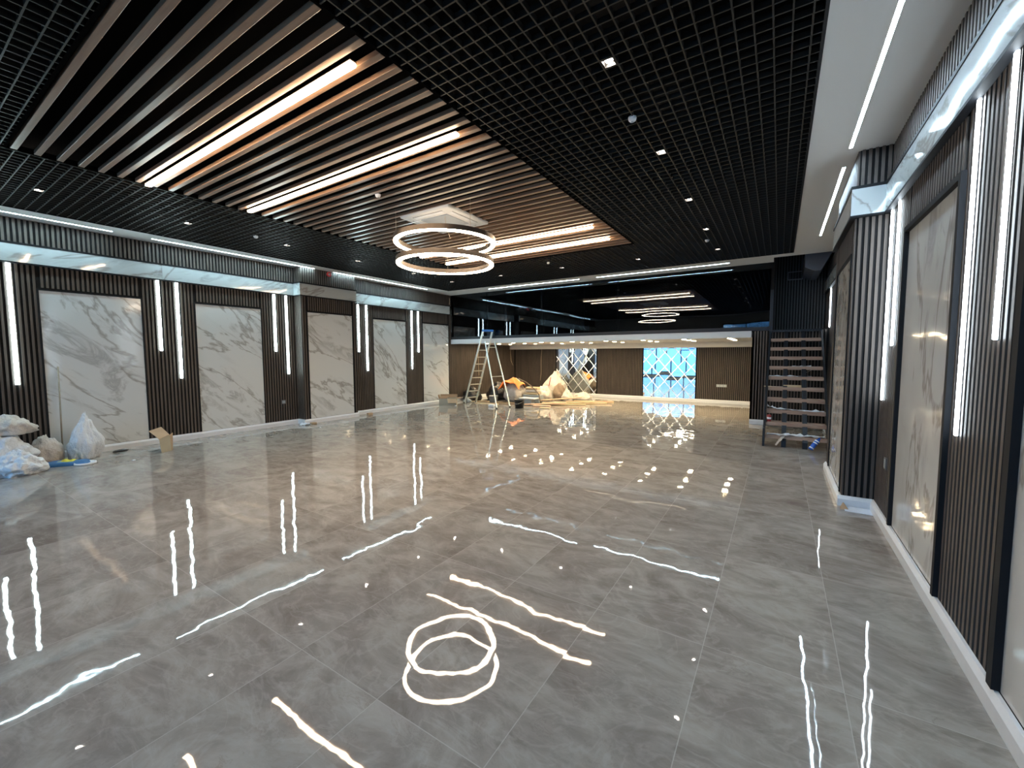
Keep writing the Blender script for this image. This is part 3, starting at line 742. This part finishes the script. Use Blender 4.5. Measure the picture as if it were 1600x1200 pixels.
# things lying on and under the stairs
def crumple(name, pts, width, mat, label, cat, seed=1, amp=0.03, group=None):
    """a strip of film or paper following pts, crumpled"""
    rnd = random.Random(seed); mb = MB(); rows = []
    P = [Vector(p) for p in pts]; fine = []
    for a, b in zip(P, P[1:]):
        for k in range(6): fine.append(a.lerp(b, k/6))
    fine.append(P[-1]); nw = 6
    for i, p in enumerate(fine):
        d = (fine[min(i+1, len(fine)-1)]-fine[max(i-1, 0)]).normalized(); s_ = d.cross(Vector((0, 0, 1)))
        s_ = s_.normalized() if s_.length > 1e-4 else Vector((1, 0, 0))
        ww = width*(0.6+0.6*rnd.random())
        rows.append([p+s_*((j/(nw-1)-0.5)*ww)+Vector((0, 0, abs(rnd.gauss(0, amp))+0.003)) for j in range(nw)])
    vs = [q for r_ in rows for q in r_]; fs = [(i*nw+j, i*nw+j+1, (i+1)*nw+j+1, (i+1)*nw+j) for i in range(len(rows)-1) for j in range(nw-1)]
    vs2 = [q-Vector((0, 0, 0.002)) for q in vs]; n = len(vs)
    mb.add(vs+vs2, fs+[tuple(n+k for k in reversed(f)) for f in fs], 0, True)
    return tag(mb.build(name, mat, origin=P[0]), label, cat, group)
zt = lambda i: RZ*(i+1)
yt = lambda i: SY0+RUN*i
crumple('protective_film', [(-0.15, yt(0)+.05, zt(0)), (0.1, yt(0)+.03, zt(0)), (0.45, yt(0)+.08, zt(0)), (0.78, yt(0)+.1, zt(0))], 0.16, M['sack'], 'crumpled pale wrapping lying on the lowest stair tread', 'wrapping', 3, 0.018)
crumple('wrapping_paper', [(0.12, yt(0)-.015, zt(0)-0.01), (0.06, yt(0)-.07, zt(0)-0.09), (0.0, yt(0)-.09, 0.03)], 0.09, M['sackwarm'], 'pale strip of wrapping hanging from the lowest tread to the floor', 'wrapping', 5, 0.004)
crumple('protective_film', [(-0.17, yt(2)+.05, zt(2)+.06), (0.0, yt(2)+.05, zt(2)+.015), (0.4, yt(2)+.07, zt(2)), (0.78, yt(2)+.07, zt(2))], 0.13, M['sack'], 'crumpled pale film along the third stair tread from the floor', 'wrapping', 8, 0.014)
crumple('protective_film', [(-0.17, yt(5)+.05, zt(5)), (0.3, yt(5)+.07, zt(5)), (0.6, yt(5)+.05, zt(5))], 0.12, M['sack'], 'thin greenish film lying on the tread halfway up the stairs', 'wrapping', 11, 0.010)
crumple('protective_film', [(0.25, yt(6)+.05, zt(6)), (0.6, yt(6)+.05, zt(6))], 0.10, M['plastiblue'], 'bluish film on the seventh stair tread', 'wrapping', 12, 0.010)
crumple('paper_strip', [(0.62, yt(6)+.0, zt(6)-.06), (0.56, yt(6)+.0, zt(6)-.11), (0.44, yt(6)+.02, zt(6)-.16)], 0.03, M['sackwarm'], 'curled pale strip hanging below the seventh tread', 'wrapping', 13, 0.003)
tag(MB().bbox(0.10, 0.42, yt(4)+.10, yt(4)+.16, zt(4), zt(4)+0.045, 0.004).build('wood_offcut', M['plank'], origin=(0.1, yt(4)+.1, zt(4))), 'small pale wood offcut on the fifth stair tread', 'wood offcut')
tag(MB().box(-0.26, -0.12, yt(4)+.02, yt(4)+.16, zt(4)-0.0, zt(4)+.012).build('wood_offcut', M['plank'], origin=(-0.26, yt(4), zt(4))), 'thin pale shim at the left end of the fifth stair tread', 'wood offcut')
tp = thing('drink_can', (-0.13, yt(1)+.06, zt(1)), 'dull red can with a pale label standing on the second stair tread', 'can')
MB().lathe([(0, 0), (0.034, 0), (0.038, 0.008), (0.038, 0.125), (0.032, 0.135), (0, 0.135)], tp.location, 20).build('can_body', M['redlbl'], tp)
MB().lathe([(0.0385, 0.05), (0.039, 0.052), (0.039, 0.085), (0.0385, 0.087)], tp.location, 20).build('label_band', M['whitep'], tp)
# blue bottle under the lowest tread
TB = Matrix.Translation((0.545, 9.38, 0.045)) @ Matrix.Rotation(math.radians(30), 4, 'Z') @ Matrix.Rotation(math.radians(38), 4, 'Y')
tb = thing('spray_bottle', (0.545, 9.38, 0.0), 'blue and white striped bottle leaning against the foot of the stairs', 'bottle')
MB().lathe([(0, 0), (0.036, 0.0), (0.040, 0.01), (0.040, 0.20), (0.018, 0.235), (0.018, 0.26), (0, 0.26)], (0, 0, 0), 20, T=TB).build('bottle_body', M['blueb'], tb)
for z_ in (0.02, 0.13, 0.175): MB().lathe([(0.0405, z_), (0.0412, z_+.002), (0.0412, z_+.018), (0.0405, z_+.02)], (0, 0, 0), 20, T=TB).build('white_band', M['whitep'], tb)

# duct and vent above the landing
t = thing('air_duct', (0.72, 12.9, 3.8), 'dark grey boxed duct in the corner above the stair landing', 'duct')
MB().prism([(0.44, H+0.12), (0.44, 3.84), (0.62, 3.74), (0.75, 3.74), (0.98, H+0.12)], 'y', 12.1, 13.56).build('duct_body', M['duct'], t)
t = thing('vent_grille', (0.3, 13.56, 3.88), 'rectangular vent grille on the dark ribbed wall above the stair landing', 'vent')
mb = MB(); x0, x1, z0, z1 = 0.12, 0.46, 3.78, 4.0
for q in ((x0, x1, z0, z0+.018), (x0, x1, z1-.018, z1), (x0, x0+.018, z0, z1), (x1-.018, x1, z0, z1)): mb.box(q[0], q[1], 13.545, 13.565, q[2], q[3])
mb.build('vent_frame', M['duct'], t)
mb = MB()
for k in range(7): mb.box(x0+.018, x1-.018, 13.55, 13.562, z0+.03+k*.025, z0+.036+k*.025)
mb.build('vent_blade', M['black'], t)

# outlets and switches
def plate(x0, x1, y0, y1, z0, z1, label, n=1, axis='y'):
    t = thing('wall_socket', ((x0+x1)/2, (y0+y1)/2, z0), label, 'socket')
    MB().bbox(x0, x1, y0, y1, z0, z1, 0.002).build('cover_plate', M['acdark'] if n == 1 else M['greyp'], t)
    for k in range(n):
        if axis == 'y':
            w_ = (x1-x0)/n; MB().bbox(x0+w_*k+.015, x0+w_*(k+1)-.015, y0-.004, y0, z0+.015, z1-.015, 0.002).build('socket_face', M['acgrille'], t)
        else:
            w_ = (y1-y0)/n; s = x1+.004 if x0 < -5 else x0-.004
            MB().bbox(min(s, x0 if x0 > -5 else x1), max(s, x0 if x0 > -5 else x1), y0+w_*k+.012, y0+w_*(k+1)-.012, z0+.015, z1-.015, 0.0015).build('socket_face', M['greyp'], t)
plate(-1.92, -1.58, D2-.014, D2-.002, 0.60, 0.70, 'wide grey socket plate on the ribbed back wall right of the mirrors', 3)
plate(L-.002, L+.010, 5.78, 5.88, 0.56, 0.66, 'small dark wall socket between the second marble panel and the left pier', 1, 'x')
plate(R-.010, R+.002, 5.66, 5.75, 0.60, 0.72, 'small dark wall socket on the ribbed wall by the right pier', 1, 'x')

# fire alarm on the left pier
t = thing('alarm_sounder', (PC, 7.05, 4.0), 'small round red alarm with white centre high on the left pier', 'alarm')
TR = Matrix.Translation((PC, 7.03, 4.01)) @ Matrix.Rotation(math.radians(90), 4, 'Y')
MB().lathe([(0, 0), (0.062, 0), (0.062, 0.03), (0.045, 0.05), (0.030, 0.05), (0.030, 0.04)], (0, 0, 0), 24, T=TR).build('alarm_body', M['red'], t)
MB().lathe([(0, 0.045), (0.028, 0.044), (0.030, 0.036)], (0, 0, 0), 20, T=TR).build('alarm_face', M['whitep'], t)

# cables hanging on the walls under the mezzanine
def cable(pts, label, r=0.008): tag(MB().tube(pts, r, 6).build('hanging_cable', M['cable'], origin=pts[-1]), label, 'cable')
cable([(L+.03, 14.05, 2.25), (L+.05, 14.06, 1.8), (L+.035, 14.1, 1.3), (L+.04, 14.12, 0.95)], 'pale cable hanging on the ribbed left wall behind the stepladder')
cable([(-10.62, 16.50, 2.254), (-10.65, 16.5, 1.9), (-10.6, 16.48, 1.55), (-10.48, 16.46, 1.32)], 'curved pale cable hanging in the back left corner under the mezzanine')
cable([(-9.23, 16.98, 2.06), (-9.27, 16.98, 1.6), (-9.26, 16.97, 1.0), (-9.30, 16.96, 0.62)], 'pale cable hanging on the ribbed back wall left of the first mirror')
cable([(-10.715, 12.31, 3.98), (-10.70, 12.30, 3.86), (-10.71, 12.29, 3.74)], 'short pale cable end poking out of the top back corner of the left wall', 0.012)

# ------------------------------------------------------------------ sacks, boxes, rubbish
def blob(c, sx, sy, sz, seed, mat, name='sack', top=0.5, fold=0.05, lean=(0, 0), sub=4):
    """soft bag: flat bottom on z=c.z, gathered top"""
    bm = bmesh.new(); bmesh.ops.create_icosphere(bm, subdivisions=sub, radius=1)
    off = Vector((seed*3.1, seed*1.7, seed*0.9))
    for v in bm.verts:
        p = v.co.copy(); a = math.atan2(p.y, p.x)
        n1 = noise.noise(p*1.4+off); n2 = noise.noise(p*3.5+off*2); rdg = 1-abs(noise.noise(p*2.6-off))*2
        n3 = 1-2*abs(noise.noise(Vector((p.x*3.2, p.y*3.2, p.z*1.1))+off)); n4 = 1-2*abs(noise.noise(p*6.5+off)); n5 = noise.noise(p*2.2-off)
        s_ = 1+0.26*n1+0.16*n5+fold*1.6*n2+fold*1.3*rdg+fold*1.3*n3+fold*0.8*n4+fold*0.8*math.sin(a*9+5*n1)*max(0, p.z+0.3)
        p = p*s_
        z = (p.z+1)/2
        k = 1.0 if z < 0.45 else 1-(1-top)*min(1, (z-0.45)/0.55)
        p.x *= k; p.y *= k
        zz = max(0.0, (z-0.12)/0.88)
        v.co = Vector((c[0]+p.x*sx+lean[0]*zz*sz, c[1]+p.y*sy+lean[1]*zz*sz, c[2]+0.001+zz*sz))
    return MB().from_bm(bm, 0, None, True)
def sack(c, sx, sy, sz, seed, mat, label, cat='sack', name='rubbish_sack', **kw):
    return tag(blob(c, sx, sy, sz, seed, mat, **kw).build(name, mat, origin=c), label, cat)
sack((-10.27, 1.03, 0), 0.34, 0.36, 0.60, 1, M['sack'], 'large full white woven sack at the left edge of the photo', top=0.75, fold=0.09, sub=5)
sack((-9.73, 1.20, 0), 0.19, 0.25, 0.30, 2, M['sack'], 'low slumped white sack on the floor in front of the large one', top=0.7, fold=0.12, sub=5)
sack((-10.40, 1.60, 0), 0.19, 0.18, 0.40, 3, M['sackwarm'], 'small grey dusty sack between the large sack and the ribbed wall', top=0.7, fold=0.10)
sack((-10.30, 1.20, 0.56), 0.20, 0.24, 0.26, 14, M['sackwarm'], 'crumpled whitish bag lying on top of the large white sack', top=0.65, fold=0.13)
sack((-10.28, 2.05, 0), 0.17, 0.20, 0.72, 6, M['sack'], 'upright bluish white sack with a pointed top in front of the nearest marble slab', top=0.38, fold=0.085, lean=(0, .03), sub=5)
# roller pole with a paint-spotted stick
t = thing('leaning_pole', (-10.42, 1.80, 0), 'thin paint-spotted pole standing against the nearest marble panel', 'pole')
MB().tube([(-10.42, 1.80, 0.01), (-10.53, 1.83, 0.75), (-10.69, 1.87, 1.62)], 0.011, 10).build('pole_shaft', M['pole'], t)
MB().tube([(-10.42, 1.80, 0.0), (-10.437, 1.805, 0.13)], 0.014, 10).build('pole_sleeve', M['whitep'], t)
# blue and yellow printed bag
t = thing('printed_bag', (-9.93, 1.74, 0), 'flat blue bag with a yellow print lying between the white sacks', 'bag')
T_ = Matrix.Translation((-9.93, 1.74, 0)) @ Matrix.Rotation(math.radians(58), 4, 'Z')
def pillow(w_, d_, h_, seed, T):
    mb = MB(); n = 14; vs = []; top = []
    for i in range(n+1):
        for j in range(n+1):
            u, v = i/n*2-1, j/n*2-1; e = max(0, (1-u**4)*(1-v**4))
            z = h_*e**0.4*(0.85+0.3*noise.noise(Vector((u*2+seed, v*2, 0)))); vs.append(T @ Vector((u*w_/2, v*d_/2, z+0.002)))
    for i in range(n+1):
        for j in range(n+1): vs.append(T @ Vector(((i/n*2-1)*w_/2, (j/n*2-1)*d_/2, 0.001)))
    q = (n+1)**2; f = [(i*(n+1)+j, (i+1)*(n+1)+j, (i+1)*(n+1)+j+1, i*(n+1)+j+1) for i in range(n) for j in range(n)]
    mb.add(vs, f+[tuple(q+k for k in reversed(g_)) for g_ in f], 0, True)
    for k in range(n):
        for a, b in (((k*(n+1)), (k+1)*(n+1)), (k, k+1), (k*(n+1)+n, (k+1)*(n+1)+n), (n*(n+1)+k, n*(n+1)+k+1)): mb.add([vs[a], vs[b], vs[q+b], vs[q+a]], [(0, 1, 2, 3)])
    return mb
pillow(0.62, 0.26, 0.075, 1, T_).build('bag_body', M['navy'], t)
pillow(0.24, 0.20, 0.083, 1, T_ @ Matrix.Translation((0.0, 0.035, 0.004))).build('bag_print', M['yellow'], t)
t = thing('plastic_lid', (-9.72, 1.93, 0), 'round white plastic lid lying on the floor in front of the upright sack', 'lid')
MB().lathe([(0, 0.012), (0.115, 0.012), (0.120, 0.034), (0.134, 0.036), (0.138, 0.003), (0, 0.003)], t.location, 36).build('lid_body', M['whitep'], t)
sack((-10.42, 2.55, 0), 0.035, 0.11, 0.045, 21, M['blackbag'], 'small dark rag on the floor beside the nearest marble panel', 'rag', 'rag', sub=3)
# folded cardboard piece standing by the baseboard
t = thing('cardboard_piece', (-9.75, 3.05, 0), 'bent piece of brown cardboard standing by the left baseboard under the short light strip', 'cardboard')
def plate_q(a, b, c, d, th, mat, name, parent):
    a, b, c, d = map(Vector, (a, b, c, d)); n = (b-a).cross(d-a).normalized()*th
    return MB().add([a, b, c, d, a+n, b+n, c+n, d+n], [(0, 1, 2, 3), (7, 6, 5, 4), (0, 4, 5, 1), (1, 5, 6, 2), (2, 6, 7, 3), (3, 7, 4, 0)]).build(name, mat, parent)
plate_q((-9.62, 2.92, 0), (-9.72, 3.10, 0), (-9.76, 3.10, 0.30), (-9.64, 2.90, 0.26), 0.006, M['card_grey'], 'front_panel', t)
plate_q((-9.72, 3.10, 0), (-9.84, 3.16, 0), (-9.86, 3.18, 0.32), (-9.76, 3.10, 0.30), 0.006, M['card'], 'side_panel', t)
plate_q((-9.64, 2.90, 0.26), (-9.76, 3.10, 0.30), (-9.96, 3.04, 0.44), (-9.86, 2.82, 0.40), 0.006, M['card'], 'top_flap', t)
# bits by the piers
crumple('film_scrap', [(PC+.07, 6.02, 0), (PC+.14, 6.16, 0), (PC+.10, 6.30, 0)], 0.13, M['plastiblue'], 'scrap of bluish white film on the floor at the corner of the left pier', 'film', 31, 0.03)
tag(MB().bbox(-10.32, -10.20, 6.26, 6.40, 0, 0.05, 0.01).build('wood_offcut', M['card'], origin=(-10.3, 6.3, 0)), 'small brown offcut beside the film at the left pier', 'wood offcut')
tag(MB().bbox(-10.43, -10.33, 8.14, 8.30, 0, 0.07, 0.01).build('wood_offcut', M['card'], origin=(-10.4, 8.2, 0)), 'small brown block on the floor past the far edge of the left pier', 'wood offcut')
t = thing('film_sheet', (0.83, 6.06, 0), 'bright bluish film sheet on the floor at the foot of the right pier', 'film')
MB().add([(0.70, 6.00, .004), (0.965, 5.98, .004), (0.965, 6.17, .012), (0.70, 6.17, .012), (0.70, 6.00, .001), (0.965, 5.98, .001), (0.965, 6.17, .001), (0.70, 6.17, .001)], [(0, 1, 2, 3), (7, 6, 5, 4), (0, 4, 5, 1), (1, 5, 6, 2), (2, 6, 7, 3), (3, 7, 4, 0)]).build('film_body', M['plastiblue'], t)
tag(MB().add([(0.665, 6.12, .004), (0.74, 6.05, .004), (0.70, 6.20, .05), (0.66, 6.04, .002)], [(0, 1, 2), (0, 3, 1), (0, 2, 3), (1, 3, 2)]).build('wood_offcut', M['card'], origin=(0.69, 6.1, 0)), 'small brown scrap at the corner of the right pier', 'wood offcut')

# open cardboard box in the back left corner
t = thing('cardboard_box', (-10.05, 11.30, 0), 'open cardboard box with spread flaps in front of the farthest marble panel', 'box')
TBx = Matrix.Translation((-10.06, 11.42, 0)) @ Matrix.Rotation(math.radians(35), 4, 'Z')
bw_, bd_, bh_ = 0.62, 0.36, 0.25; th = 0.006
mb = MB(); mb.box(-bw_/2, bw_/2, -bd_/2, -bd_/2+th, 0, bh_, 0, TBx); mb.box(-bw_/2, bw_/2, bd_/2-th, bd_/2, 0, bh_, 0, TBx)
mb.box(-bw_/2, -bw_/2+th, -bd_/2, bd_/2, 0, bh_, 0, TBx); mb.box(bw_/2-th, bw_/2, -bd_/2, bd_/2, 0, bh_, 0, TBx); mb.box(-bw_/2, bw_/2, -bd_/2, bd_/2, 0.001, th, 0, TBx)
mb.build('box_body', M['card_grey'], t)
def flap(hx0, hy0, hx1, hy1, ox, oy, oz, mat, name='flap'):
    a = TBx @ Vector((hx0, hy0, bh_)); b = TBx @ Vector((hx1, hy1, bh_)); o_ = (TBx.to_3x3() @ Vector((ox, oy, 0)))+Vector((0, 0, oz))
    plate_q(a, b, b+o_, a+o_, 0.006, mat, name, t)
flap(-0.02, -bd_/2, bw_/2, -bd_/2, 0.04, -0.11, -0.15, M['card']); flap(-bw_/2, bd_/2, bw_/2, bd_/2, 0, 0.06, 0.12, M['card_in'])
flap(-bw_/2, bd_/2, -bw_/2, -bd_/2, -0.03, 0, 0.13, M['card_in']); flap(bw_/2, -bd_/2, bw_/2, bd_/2, 0.17, 0, 0.02, M['card_in'])
flap(-bw_/2, -bd_/2, -0.03, -bd_/2, 0.06, 0.14, 0.08, M['card_in'])

# stepladder
t = thing('stepladder', (-8.9, 12.0, 0), 'tall aluminium stepladder with a blue top standing open by the mezzanine edge', 'stepladder')
TOPZ = 2.66
A0, A1 = Vector((-9.90, 12.16, 0)), Vector((-9.78, 12.70, 0))
B0, B1 = Vector((-7.92, 11.42, 0)), Vector((-7.80, 12.05, 0))
TOPL0, TOPL1 = Vector((-8.84, 11.92, TOPZ)), Vector((-8.68, 12.26, TOPZ))
def rail(a, b, w_, d_, name, mat='alu'):
    ax = (b-a).normalized(); s = ax.cross(Vector((0.76, -0.2, 0))).normalized(); u = ax.cross(s)
    vs = [p+s*i*w_+u*j*d_ for p in (a, b) for i, j in ((-1, -1), (1, -1), (1, 1), (-1, 1))]
    return MB().add(vs, [(0, 1, 2, 3), (7, 6, 5, 4), (0, 4, 5, 1), (1, 5, 6, 2), (2, 6, 7, 3), (3, 7, 4, 0)]).build(name, M[mat], t)
rail(A0, TOPL0, 0.016, 0.034, 'rail'); rail(A1, TOPL1, 0.016, 0.034, 'rail')
rail(B0, TOPL0-Vector((0, 0, .35))+Vector((.10, -.02, 0)), 0.014, 0.020, 'rear_leg'); rail(B1, TOPL1-Vector((0, 0, .35))+Vector((.10, -.02, 0)), 0.014, 0.020, 'rear_leg')
for k in range(8):
    f = 0.085+0.095*k; a = A0.lerp(TOPL0, f); b = A1.lerp(TOPL1, f); d = (b-a); n = Vector((d.y, -d.x, 0)).normalized()*0.045
    plate_q(a-n, b-n, b+n, a+n, 0.028, M['alud'], 'step', t)
a = A0.lerp(TOPL0, 0.86); b = A1.lerp(TOPL1, 0.86)
ct = (TOPL0+TOPL1)/2; Tt = Matrix.Translation(ct) @ Matrix.Rotation(math.atan2(TOPL1.y-TOPL0.y, TOPL1.x-TOPL0.x), 4, 'Z')
MB().bbox(-0.21, 0.21, -0.05, 0.05, -0.03, 0.045, 0.012, T=Tt).build('top_tray', M['blue'], t)
f = 0.40; a = B0.lerp(TOPL0, f); b = B1.lerp(TOPL1, f); rail(a, b, 0.010, 0.010, 'rear_brace')
a = B0.lerp(TOPL0, 0.78); b = B1.lerp(TOPL1, 0.78); rail(a, b, 0.010, 0.014, 'rear_brace')
for p in (A0, A1, B0, B1): MB().bbox(p.x-.03, p.x+.03, p.y-.025, p.y+.025, 0.0, 0.045, 0.006).build('rubber_foot', M['blackbag'], t)

# buckets
def bucket(c, r, h, mat, label, name='bucket', hang=True):
    t = thing(name, c, label, 'bucket')
    MB().lathe([(0, 0.004), (r*0.84, 0.004), (r*0.86, 0.0), (r, h*0.93), (r*1.05, h*0.93), (r*1.05, h), (r*0.96, h), (r*0.83, 0.02), (0, 0.02)], c, 32).build('bucket_body', M[mat], t)
    pts = []
    for k in range(13):
        a = math.pi*k/12; pts.append((c[0]+r*1.07*math.cos(a-0.5-math.pi/2*0)*1.0, c[1]-abs(r*1.07*math.sin(a))*0.9-0.0, c[2]+h*0.92-math.sin(a)*h*0.42))
    pts = [(c[0]+r*1.07*math.cos(math.pi*k/12), c[1]-r*1.10*math.sin(math.pi*k/12), c[2]+h*0.92-math.sin(math.pi*k/12)*h*0.40) for k in range(13)]
    MB().tube(pts, 0.005, 6).build('handle', M['chrome'], t)
    return t
bb = bucket((-7.40, 12.02, 0), 0.17, 0.30, 'greyblk', 'black plastic bucket with a wire handle beside the stepladder')
MB().lathe([(0, 0.262), (0.155, 0.262)], bb.location, 28).build('contents', M['greyp'], bb)
gb = bucket((-9.13, 12.95, 0), 0.17, 0.26, 'greyp', 'grey bucket with a stick in it behind the stepladder')
MB().tube([(-9.13, 12.97, 0.05), (-9.17, 13.0, 0.62)], 0.014, 8).build('stick', M['plank'], gb)

# heap of rubbish in the back corner
sack((-10.30, 13.15, 0), 0.30, 0.34, 0.46, 31, M['blackbag'], 'black bin bag slumped behind the foot of the stepladder', name='bin_bag', cat='bag', top=0.7, fold=0.1)
sack((-9.62, 13.95, 0), 0.36, 0.38, 0.62, 32, M['blackbag'], 'larger black bin bag at the back left wall, seen through the stepladder rungs', name='bin_bag', cat='bag', top=0.7, fold=0.1)
sack((-10.0, 12.45, 0), 0.14, 0.12, 0.15, 33, M['greyp'], 'small dark crumpled bag on the floor beside the open box', name='bin_bag', cat='bag', top=0.7, fold=0.12, sub=3)
sack((-8.65, 13.75, 0), 0.36, 0.34, 0.78, 34, M['sackwarm'], 'upright dusty white sack under the orange sheet behind the stepladder', top=0.75, fold=0.09)
sack((-7.75, 14.45, 0), 0.30, 0.28, 0.55, 36, M['sackwarm'], 'short dusty sack right of the one under the orange sheet', top=0.75, fold=0.09)
# orange sheet draped over the sacks
mb = MB(); n = 16; vs = []
for i in range(n+1):
    for j in range(n+1):
        u, v = i/n*2-1, j/n*2-1
        x = -8.70+u*0.50+0.04*math.sin(5*v); y = 13.55+v*0.34; z = 0.90-0.30*abs(u)**1.8-0.12*v*v+0.04*math.sin(7*u+3*v)+(0.07*u)
        vs.append((x, y, z))
f = [(i*(n+1)+j, (i+1)*(n+1)+j, (i+1)*(n+1)+j+1, i*(n+1)+j+1) for i in range(n) for j in range(n)]
q = len(vs); mb.add(vs+[(a, b, c-.012) for a, b, c in vs], f+[tuple(q+k for k in reversed(g_)) for g_ in f], 0, True)
tag(mb.build('orange_sheet', M['orange'], origin=(-8.7, 13.5, .6)), 'bright orange sheet draped over the sacks behind the stepladder', 'sheet')
tag(MB().tube([(-8.1, 13.1, 0.93), (-7.8, 13.15, 0.80), (-7.5, 13.2, 0.58), (-7.32, 13.25, 0.36), (-7.25, 13.28, 0.0)], 0.022, 8).build('bent_strip', M['brown'], origin=(-7.32, 13.25, 0.3)), 'curved reddish strip arching off the right of the rubbish heap', 'strip')
for k in range(3):
    tag(MB().bbox(-8.12, -7.60, 13.62, 13.88, 0.30+k*0.10, 0.385+k*0.10, 0.02).build('cement_bag', M['plank'] if k != 1 else M['sackwarm'], origin=(-7.9, 13.7, .3+k*.1)),
        ('lowest', 'middle', 'topmost')[k]+' of the flat cream bags stacked in the rubbish heap', 'bag')
tag(MB().bbox(-8.20, -7.5, 13.58, 13.95, 0.0, 0.295, 0.02).build('crate', M['greyp'], origin=(-7.9, 13.7, 0)), 'grey crate under the flat cream bags in the heap', 'crate')
tag(MB().bbox(-8.0, -7.35, 12.95, 13.3, 0.20, 0.24, 0.01).build('cardboard_sheet', M['sack'], origin=(-7.5, 13, .2)), 'pale board lying across the heap behind the black bucket', 'board')
tag(MB().bbox(-7.85, -7.5, 13.0, 13.25, 0.0, 0.195, 0.01).build('paint_tin', M['greyp'], origin=(-7.5, 13, 0)), 'grey tub under the pale board in the heap', 'tub')
big = sack((-8.02, 15.75, 0), 0.44, 0.34, 1.02, 37, M['sackwarm'], 'big dusty white sack with red print standing at the back wall left of the mirror', top=0.55, fold=0.07, lean=(.14, 0))
MB().tube([(-7.93, 15.36, 0.88), (-7.95, 15.32, 0.7), (-7.98, 15.30, 0.52)], 0.018, 6).build('red_print', M['redlbl'], big)
sack((-7.38, 15.1, 0), 0.24, 0.22, 0.58, 38, M['brown'], 'brown paper sack leaning in front of the big white sack', top=0.8, fold=0.08)
sack((-7.05, 15.05, 0), 0.19, 0.16, 0.42, 39, M['sackwarm'], 'small pale torn bag right of the brown paper sack', top=0.35, fold=0.12)
sack((-6.55, 15.45, 0), 0.34, 0.15, 0.28, 40, M['sackwarm'], 'low pale bundle at the right end of the heap by the mirror', name='bundle', cat='bundle', top=0.6, fold=0.12)
# loose planks on the floor
def plankf(x, y, z, ln, wd, hh, ang, tilt, mat, label):
    T = Matrix.Translation((x, y, z)) @ Matrix.Rotation(math.radians(ang), 4, 'Z') @ Matrix.Rotation(math.radians(-tilt), 4, 'Y')
    tag(MB().bbox(-ln/2, ln/2, -wd/2, wd/2, 0, hh, 0.004, T=T).build('plank', M[mat], origin=(x, y, z)), label, 'plank', 'loose planks on the floor behind the stepladder')
PL = [(-8.75, 13.0, 0.0, 2.2, .12, .03, 12, 0, 'plankd', 'long dark plank lying flat behind the stepladder legs'),
      (-8.45, 12.62, 0.0, 1.4, .10, .035, 8, 0, 'plankd', 'dark plank nearest the stepladder on the floor'),
      (-6.95, 13.05, 0.05, 1.5, .16, .03, 24, 2.5, 'plankp', 'pinkish plank rising toward the small pale bag'),
      (-6.55, 13.45, 0.0, 1.8, .15, .045, 30, 0, 'plank', 'wide pale plank right of the black bucket'),
      (-6.40, 13.78, 0.05, 1.9, .12, .04, 27, 1.0, 'plank', 'pale plank lying beyond the wide one'),
      (-6.10, 14.20, 0.0, 1.9, .14, .06, 25, 0, 'plank', 'thick pale plank in the right part of the heap'),
      (-5.95, 14.62, 0.03, 1.7, .13, .05, 22, 1.2, 'plankp', 'reddish plank near the right end of the heap'),
      (-5.90, 15.0, 0.0, 1.5, .13, .05, 20, 0, 'plank', 'pale plank farthest right in the heap'),
      (-6.90, 12.70, 0.0, 0.6, .20, .05, 16, 0, 'plankp', 'short pinkish board just right of the black bucket'),
      (-6.60, 12.35, 0.0, 0.35, .20, .03, 10, 0, 'plank', 'short pale offcut in front of the pinkish board'),
      (-9.1, 12.45, 0.0, 1.0, .07, .02, 6, 0, 'plank', 'thin pale lath between the two sides of the stepladder'),
      (-7.05, 14.0, 0.12, 2.0, .18, .03, 24, 5.0, 'plankp', 'broad board leaning over the other planks'),
      (-9.75, 12.95, 0.0, 0.8, .08, .02, 20, 0, 'plank', 'thin pale lath in front of the black bin bag')]
for a in PL: plankf(*a)
tag(MB().bbox(-8.50, -8.28, 11.72, 11.86, 0, 0.09, 0.02).build('wrapped_packet', M['sack'], origin=(-8.4, 11.8, 0)), 'small white packet on the floor between the stepladder legs', 'packet')
# white crumbs of plaster on the floor
for (x, y, s, lab) in ((-9.35, 2.45, 0.022, 'tiny white plaster crumb on the floor left of the bent cardboard'), (-9.6, 6.1, 0.02, 'tiny white plaster crumb on the floor near the left pier'), (-9.65, 11.35, 0.035, 'white plaster flake on the floor in front of the open box')):
    tag(blob((x, y, 0), s, s*1.3, s*.6, x, M['whitep'], sub=2).build('plaster_crumb', M['whitep'], origin=(x, y, 0)), lab, 'plaster crumb')
# wrapping left on the landing behind the wide glass pane
